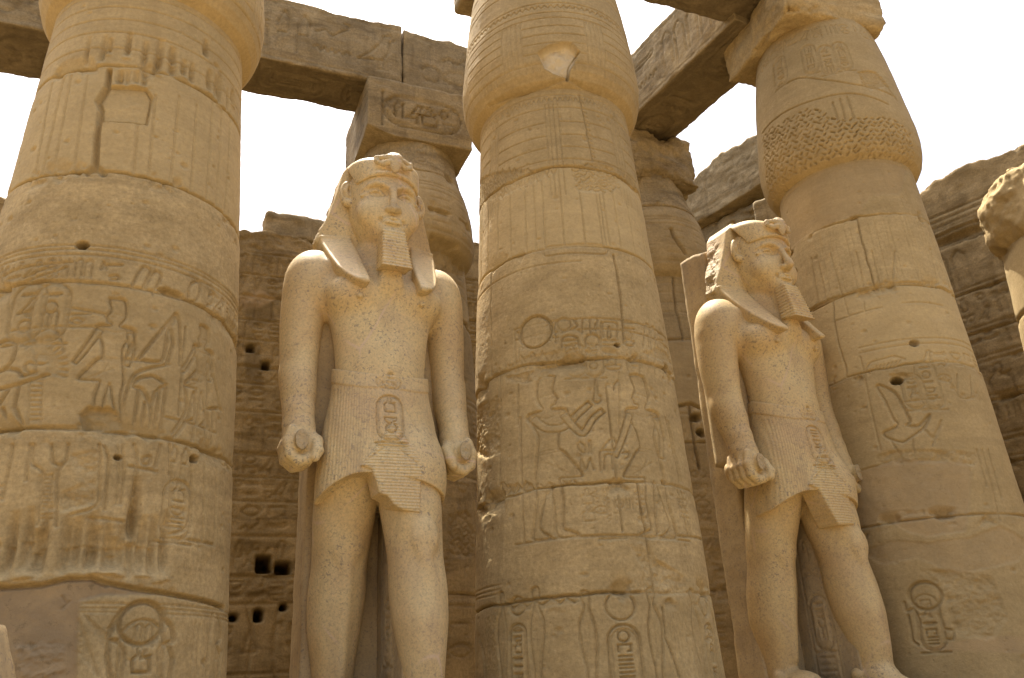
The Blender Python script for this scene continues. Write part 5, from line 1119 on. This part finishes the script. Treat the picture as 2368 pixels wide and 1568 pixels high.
def under_canvas(L, wd, seed):
    c = Canvas(0, L, 0, wd, .014); c.So[:] = .5  # shade of the underside painted in as an even darker tone
    for v in (.12, wd-.12, .18, wd-.18): c.groove([(0, v), (L, v)], .012, .012)
    x = .5
    while x < L-1:
        c.cartouche((x+.6, wd/2), wd*.5, 1.15, seed+int(x*7), True, d=.026, lw=.02); c.row_of(x+1.3, x+2.2, wd/2, wd*.5, seed+int(x), .02, .026); x += 2.4
    return c
# rear row: one beam from the left to the block behind the statue's head, the next one goes on to the right
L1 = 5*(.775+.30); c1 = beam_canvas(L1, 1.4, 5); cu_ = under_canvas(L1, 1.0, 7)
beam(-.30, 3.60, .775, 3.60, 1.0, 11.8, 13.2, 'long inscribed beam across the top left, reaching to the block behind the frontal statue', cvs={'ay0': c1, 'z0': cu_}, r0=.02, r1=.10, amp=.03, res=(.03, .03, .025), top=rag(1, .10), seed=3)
c1 = beam_canvas(6.5, 1.4, 12)
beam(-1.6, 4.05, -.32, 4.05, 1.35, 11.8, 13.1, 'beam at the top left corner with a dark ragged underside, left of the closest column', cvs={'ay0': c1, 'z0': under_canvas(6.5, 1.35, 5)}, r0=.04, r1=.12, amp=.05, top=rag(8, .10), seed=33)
c1 = beam_canvas(3.9, 1.35, 15)
beam(.781, 3.62, 1.56, 3.62, 1.0, 11.8, 13.15, 'shorter beam with a crumbling top edge, right of the joint behind the frontal statue', cvs={'ay0': c1}, r0=.02, r1=.12, amp=.03, top=lambda a, b: -.30*sstep(.6, 2.6, a)+.09*fbm(a, b, 3, 2.5, 3), seed=4)
# front row: beam from the middle column to the right column
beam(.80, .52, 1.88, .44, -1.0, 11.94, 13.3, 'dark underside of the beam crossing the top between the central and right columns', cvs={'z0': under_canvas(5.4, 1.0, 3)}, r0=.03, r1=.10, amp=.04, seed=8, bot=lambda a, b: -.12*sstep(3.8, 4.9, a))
# cross beam from the cracked column to the right column
dA = plan(1.655, 3.55); dB = plan(1.745, -.2); LL = float(np.linalg.norm(dB-dA))
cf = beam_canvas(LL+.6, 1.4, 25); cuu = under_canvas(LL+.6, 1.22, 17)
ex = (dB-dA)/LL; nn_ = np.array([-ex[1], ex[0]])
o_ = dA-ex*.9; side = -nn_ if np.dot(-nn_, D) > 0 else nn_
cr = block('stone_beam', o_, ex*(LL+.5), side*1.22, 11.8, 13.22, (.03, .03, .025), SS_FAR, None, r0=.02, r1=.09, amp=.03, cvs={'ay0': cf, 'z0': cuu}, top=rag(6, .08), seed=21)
tag(cr, 'diagonal inscribed beam running from the cracked column up to the right column', 'beam', G_BEAM)
# far beam on the right arm of the court
fa, fb = plan(2.28, 7.6), plan(2.56, 3.2); LL = float(np.linalg.norm(fb-fa)); ex = (fb-fa)/LL; nn_ = np.array([-ex[1], ex[0]]); side = -nn_ if np.dot(-nn_, D) > 0 else nn_
cf = Canvas(0, LL, 0, 1.6, .02); cf.groove([(0, .3), (LL, .3)], .02, .015); cf.row_of(.3, LL-.2, .8, .8, 12, .022, .02); cf.vjoint(LL*.8, 0, 1.6, .02, .05)
fbm_o = block('stone_beam', fa, ex*LL, side*1.1, 11.75, 13.15, .04, SS_FAR, None, r0=.04, r1=.18, amp=.06, cvs={'ay0': cf}, top=lambda a, b: -.75*np.clip(1-a/2.2, 0, 1)+.16*fbm(a, b, 2, 1.6, 4, .6), bot=lambda a, b: .14*np.clip(fbm(a, b, 5, 1.0, 3)+.3, 0, 1), seed=31)
tag(fbm_o, 'ragged inscribed beam above the dark cavity, beyond the head of the profile statue', 'beam', G_BEAM)

# ---------------------------------------------------------------- walls of the court
G_W = 'inscribed walls of the court'
WS = 8.6
def wx(x, y):        # photograph point on the rear wall -> (metres along, height)
    d = ray(x, y); q = plan(0, WS)-EYE[:2]; t = (q@N)/(d[:2]@N); p = EYE+d*t; return ((p[:2]-plan(-2.2, WS))@D, p[2])
Lw = 5*(3.95+2.2); cw = Canvas(0, Lw, 0, 12.6, .024)
x0 = wx(520, 1000)[0]-.5; x1 = wx(745, 1000)[0]+.5; xr0 = wx(1030, 900)[0]-.6; xr1 = wx(1105, 900)[0]+.4
regs = [wx(640, y)[1] for y in (1555, 1395, 1330, 1240, 1160, 1105, 1050, 955, 890, 850, 790, 745, 690, 640, 590)]
for i, z in enumerate(regs): cw.groove([(0, z), (Lw, z)], .022, .03)
for z in (regs[2], regs[6], regs[9], regs[12]): cw.joint(z-.02, wob=.02, d=.05, w=.025, seed=int(z*10))
for i in range(len(regs)-1):
    a, b = regs[i], regs[i+1]; h = b-a; gsz = min(h*.78, .55)
    if h > .75 and i not in (0,):
        for q in range(int((x1-x0)/.42)+1): cw.column_of(x0+.2+q*.42, b-.05, a+.05, .34, i*31+q, .022, .028); cw.groove([(x0+q*.42, a), (x0+q*.42, b)], .016, .018)
        for q in range(int((xr1-xr0)/.42)+1): cw.column_of(xr0+.2+q*.42, b-.05, a+.05, .34, i*37+q, .022, .028); cw.groove([(xr0+q*.42, a), (xr0+q*.42, b)], .016, .018)
    else:
        cw.row_of(x0, x1, (a+b)/2, gsz, i*13+1, .022, .028); cw.row_of(xr0, xr1, (a+b)/2, gsz, i*17+1, .022, .028)
cw.hatch([wx(540, 580), wx(735, 590), wx(735, 545), wx(545, 545)], .2, .25, .05, .05, .8, 2, 1.0)
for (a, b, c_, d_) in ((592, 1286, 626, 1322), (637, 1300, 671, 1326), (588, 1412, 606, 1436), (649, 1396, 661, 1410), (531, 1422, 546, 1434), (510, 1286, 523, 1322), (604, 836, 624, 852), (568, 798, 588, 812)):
    q = [wx(a, d_), wx(c_, d_), wx(c_-2, b), wx(a+3, b)]; dd = .5 if b > 1200 else .22; cw.fill(q, dd, 'H', 'max', .05 if b < 1290 else .02, a); cw.fill(q, .75, 'So')  # sockets are sunk and also coloured darker
cw.fill([wx(565, 840), wx(575, 790), wx(600, 800), wx(610, 900), wx(575, 890)], .45, 'So'); cw.fill([wx(560, 700), wx(620, 690), wx(640, 740), wx(575, 760)], .3, 'So')  # two darker patches on the wall face
cw.fill([wx(550, 690), wx(600, 670), wx(640, 690), wx(600, 712), wx(560, 710)], .9, 'Mo')
figx, figz = wx(600, 1530); cw.groove([(figx-.3, figz-1), (figx-.15, figz+.4), (figx-.3, figz+1.0), (figx, figz+1.25), (figx+.3, figz+1.0), (figx+.2, figz+.3), (figx+.4, figz-1)], .03, .03)
def wtop(a, b):
    kx = a/5-2.2
    base = np.interp(kx, [-2.2, -.8, .2, .36, .42, .60, .64, 1.2, 1.5, 2.2, 3.9], [-.7, -.75, -.72, -.70, -.60, -.62, -.90, -.35, -.25, -.2, -.2])
    return base+.16*fbm(a, b, 1, 1.3, 4, .6)+.10*np.floor(2*fbm(a, 0, 5, .5, 2))
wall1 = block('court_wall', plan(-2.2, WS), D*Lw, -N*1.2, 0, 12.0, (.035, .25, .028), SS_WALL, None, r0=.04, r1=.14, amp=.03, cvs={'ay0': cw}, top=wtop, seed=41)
tag(wall1, 'shaded rear wall with rows of small glyphs and square sockets, left of the frontal statue', 'wall', G_W)
o = block('loose_wall_stone', plan(.42, WS+.25), D*1.9, -N*.7, 11.3, 11.95, .06, SS_FAR, None, r0=.08, r1=.2, amp=.08, seed=43); tag(o, 'flat pale stone lying on top of the rear wall left of the frontal head', 'stone')
# right-hand wall
KR = 3.60; ra, rb = plan(KR-.45, WS+.6), plan(KR+.55, -6); LR = float(np.linalg.norm(rb-ra)); ex = (rb-ra)/LR; nn_ = np.array([-ex[1], ex[0]]); side = -nn_ if np.dot(-nn_, D) > 0 else nn_
cr2 = Canvas(0, LR, 0, 13, .026); nrow = 0
zr = [.5, 2.6, 4.4, 5.6, 6.1, 7.0, 7.9, 8.6, 9.6, 10.9, 11.25]
for i, z in enumerate(zr): cr2.joint(z, wob=.03, d=.06, w=.028, seed=i*3, chip=.8); cr2.groove([(0, z+.12), (LR, z+.12)], .02, .025)
for i in range(len(zr)-2):
    a, b = zr[i], zr[i+1]; h = b-a; u = 3.0
    while u < LR-1:
        if (i+int(u)) % 3 == 0: cr2.row_of(u, u+1.6, (a+b)/2, min(h*.8, 1.3), i*7+int(u), .03, .035)
        else:
            for q in range(4): cr2.column_of(u+.2+q*.4, b-.1, a+.15, .34, i*19+int(u*3)+q, .022, .03)
        u += 1.75
        if (int(u*2)+i) % 3 == 0: cr2.vjoint(u-.1, a, b, .02, .05, .03, i+int(u))
for z in (11.45, 11.6, 11.75): cr2.groove([(0, z), (LR, z)], .02, .03)
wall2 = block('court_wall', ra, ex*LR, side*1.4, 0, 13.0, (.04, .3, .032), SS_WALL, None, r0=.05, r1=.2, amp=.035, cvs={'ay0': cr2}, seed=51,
      top=lambda a, b: -.35+.35*np.floor(2.2*fbm(a, 3, 1, .35, 2))+.18*fbm(a, b, 1, 1.6, 4, .6), erode=lambda p: .22*np.exp(-((p[:, 2]-11.05)/.12)**2)*sstep(-.3, .2, fbm(p[:, 0], 2, 3, .8, 3)))
tag(wall2, 'side wall with carved registers and a broken top at the right edge', 'wall', G_W)

# broken masonry under the far beam, round the dark cavity
def rock(name, label, c, h_, rz, seed, z, mat=None, tilt=0, amp=.12, r1=.3, cat='stone'):
    e1 = np.array([math.cos(rz), math.sin(rz)]); e2 = np.array([-e1[1], e1[0]])
    def warp(W, p): W[:, 2] += (p[:, 0]-h_[0])*tilt; return W
    o = block(name, np.array(c)-e1*h_[0]-e2*h_[1], e1*2*h_[0], e2*2*h_[1], z-h_[2], z+h_[2], .05, mat or SS_FAR, None, r0=.05, r1=r1, amp=amp, seed=seed, warp=warp); tag(o, label, cat); return o
def at(x, y, Yd):
    d = ray(x, y); t = Yd/d[1]; p = EYE+d*t; return p
p = at(1822, 515, 15.9); rock('fallen_block', 'upright block closing the right end of the dark cavity behind the profile head', p[:2], (.42, .6, .52), math.radians(60), 61, p[2], amp=.05, r1=.15)
fr0 = plan(2.30, 8.6); fr1 = plan(2.50, 4.75); ee = (fr1-fr0); q_ = block('roof_slab', fr0, ee, D*5.2, 11.28, 11.72, .05, SS_FAR, None, r0=.06, r1=.30, amp=.10, seed=62, bot=lambda a, b: .25*np.clip(fbm(a, b, 5, .8, 3)+.1, 0, 1)); tag(q_, 'rough roof slab under the far beam, extended to shade the dark cavity behind the profile head', 'stone slab')  # slab run back and sideways out of sight to keep the cavity dark

# ---------------------------------------------------------------- statues
YAW = math.radians(26.5)
s1 = plan(.525, -.15); s2 = plan(1.585, -.15)
statue(s1, YAW, dict(statue='frontal granite king statue with broken nose and chipped kilt, left of the central column', plinth='stone plinth under the frontal statue, below the picture edge'), 0)
statue(s2, YAW+math.radians(4.5), dict(statue='granite king statue with intact nose, looking right, standing right of the central column', plinth='stone plinth under the right-hand statue, below the picture edge'), 1)
# granite remnant at the lower left corner
p = at(0, 1440, 5.0)
gf = block('granite_fragment', (p[0]-1.14, p[1]-.2), (1.0, .05), (-.02, .5), 0, p[2]+.02, .03, GR_B, None, r0=.01, r1=.03, amp=.012, seed=71, warp=lambda W, q: np.stack([W[:, 0]+(p[2]-W[:, 2])*.36, W[:, 1], W[:, 2]], 1))
tag(gf, 'grey-pink granite fragment with a sloping edge in the lower left corner', 'stone')

# ---------------------------------------------------------------- ground
gs = 400; V = []; n_ = 90; xs = np.sign(np.linspace(-1, 1, n_))*np.abs(np.linspace(-1, 1, n_))**3*gs
X, Y = np.meshgrid(xs, xs+8); Z = .02*fbm(X, Y, 0, .4, 3)-.03
tag(mesh_obj('ground', np.stack([X, Y, Z], -1).reshape(-1, 3), grid_faces(n_, n_), SAND), 'sandy court floor under the columns', 'ground', kind='structure')
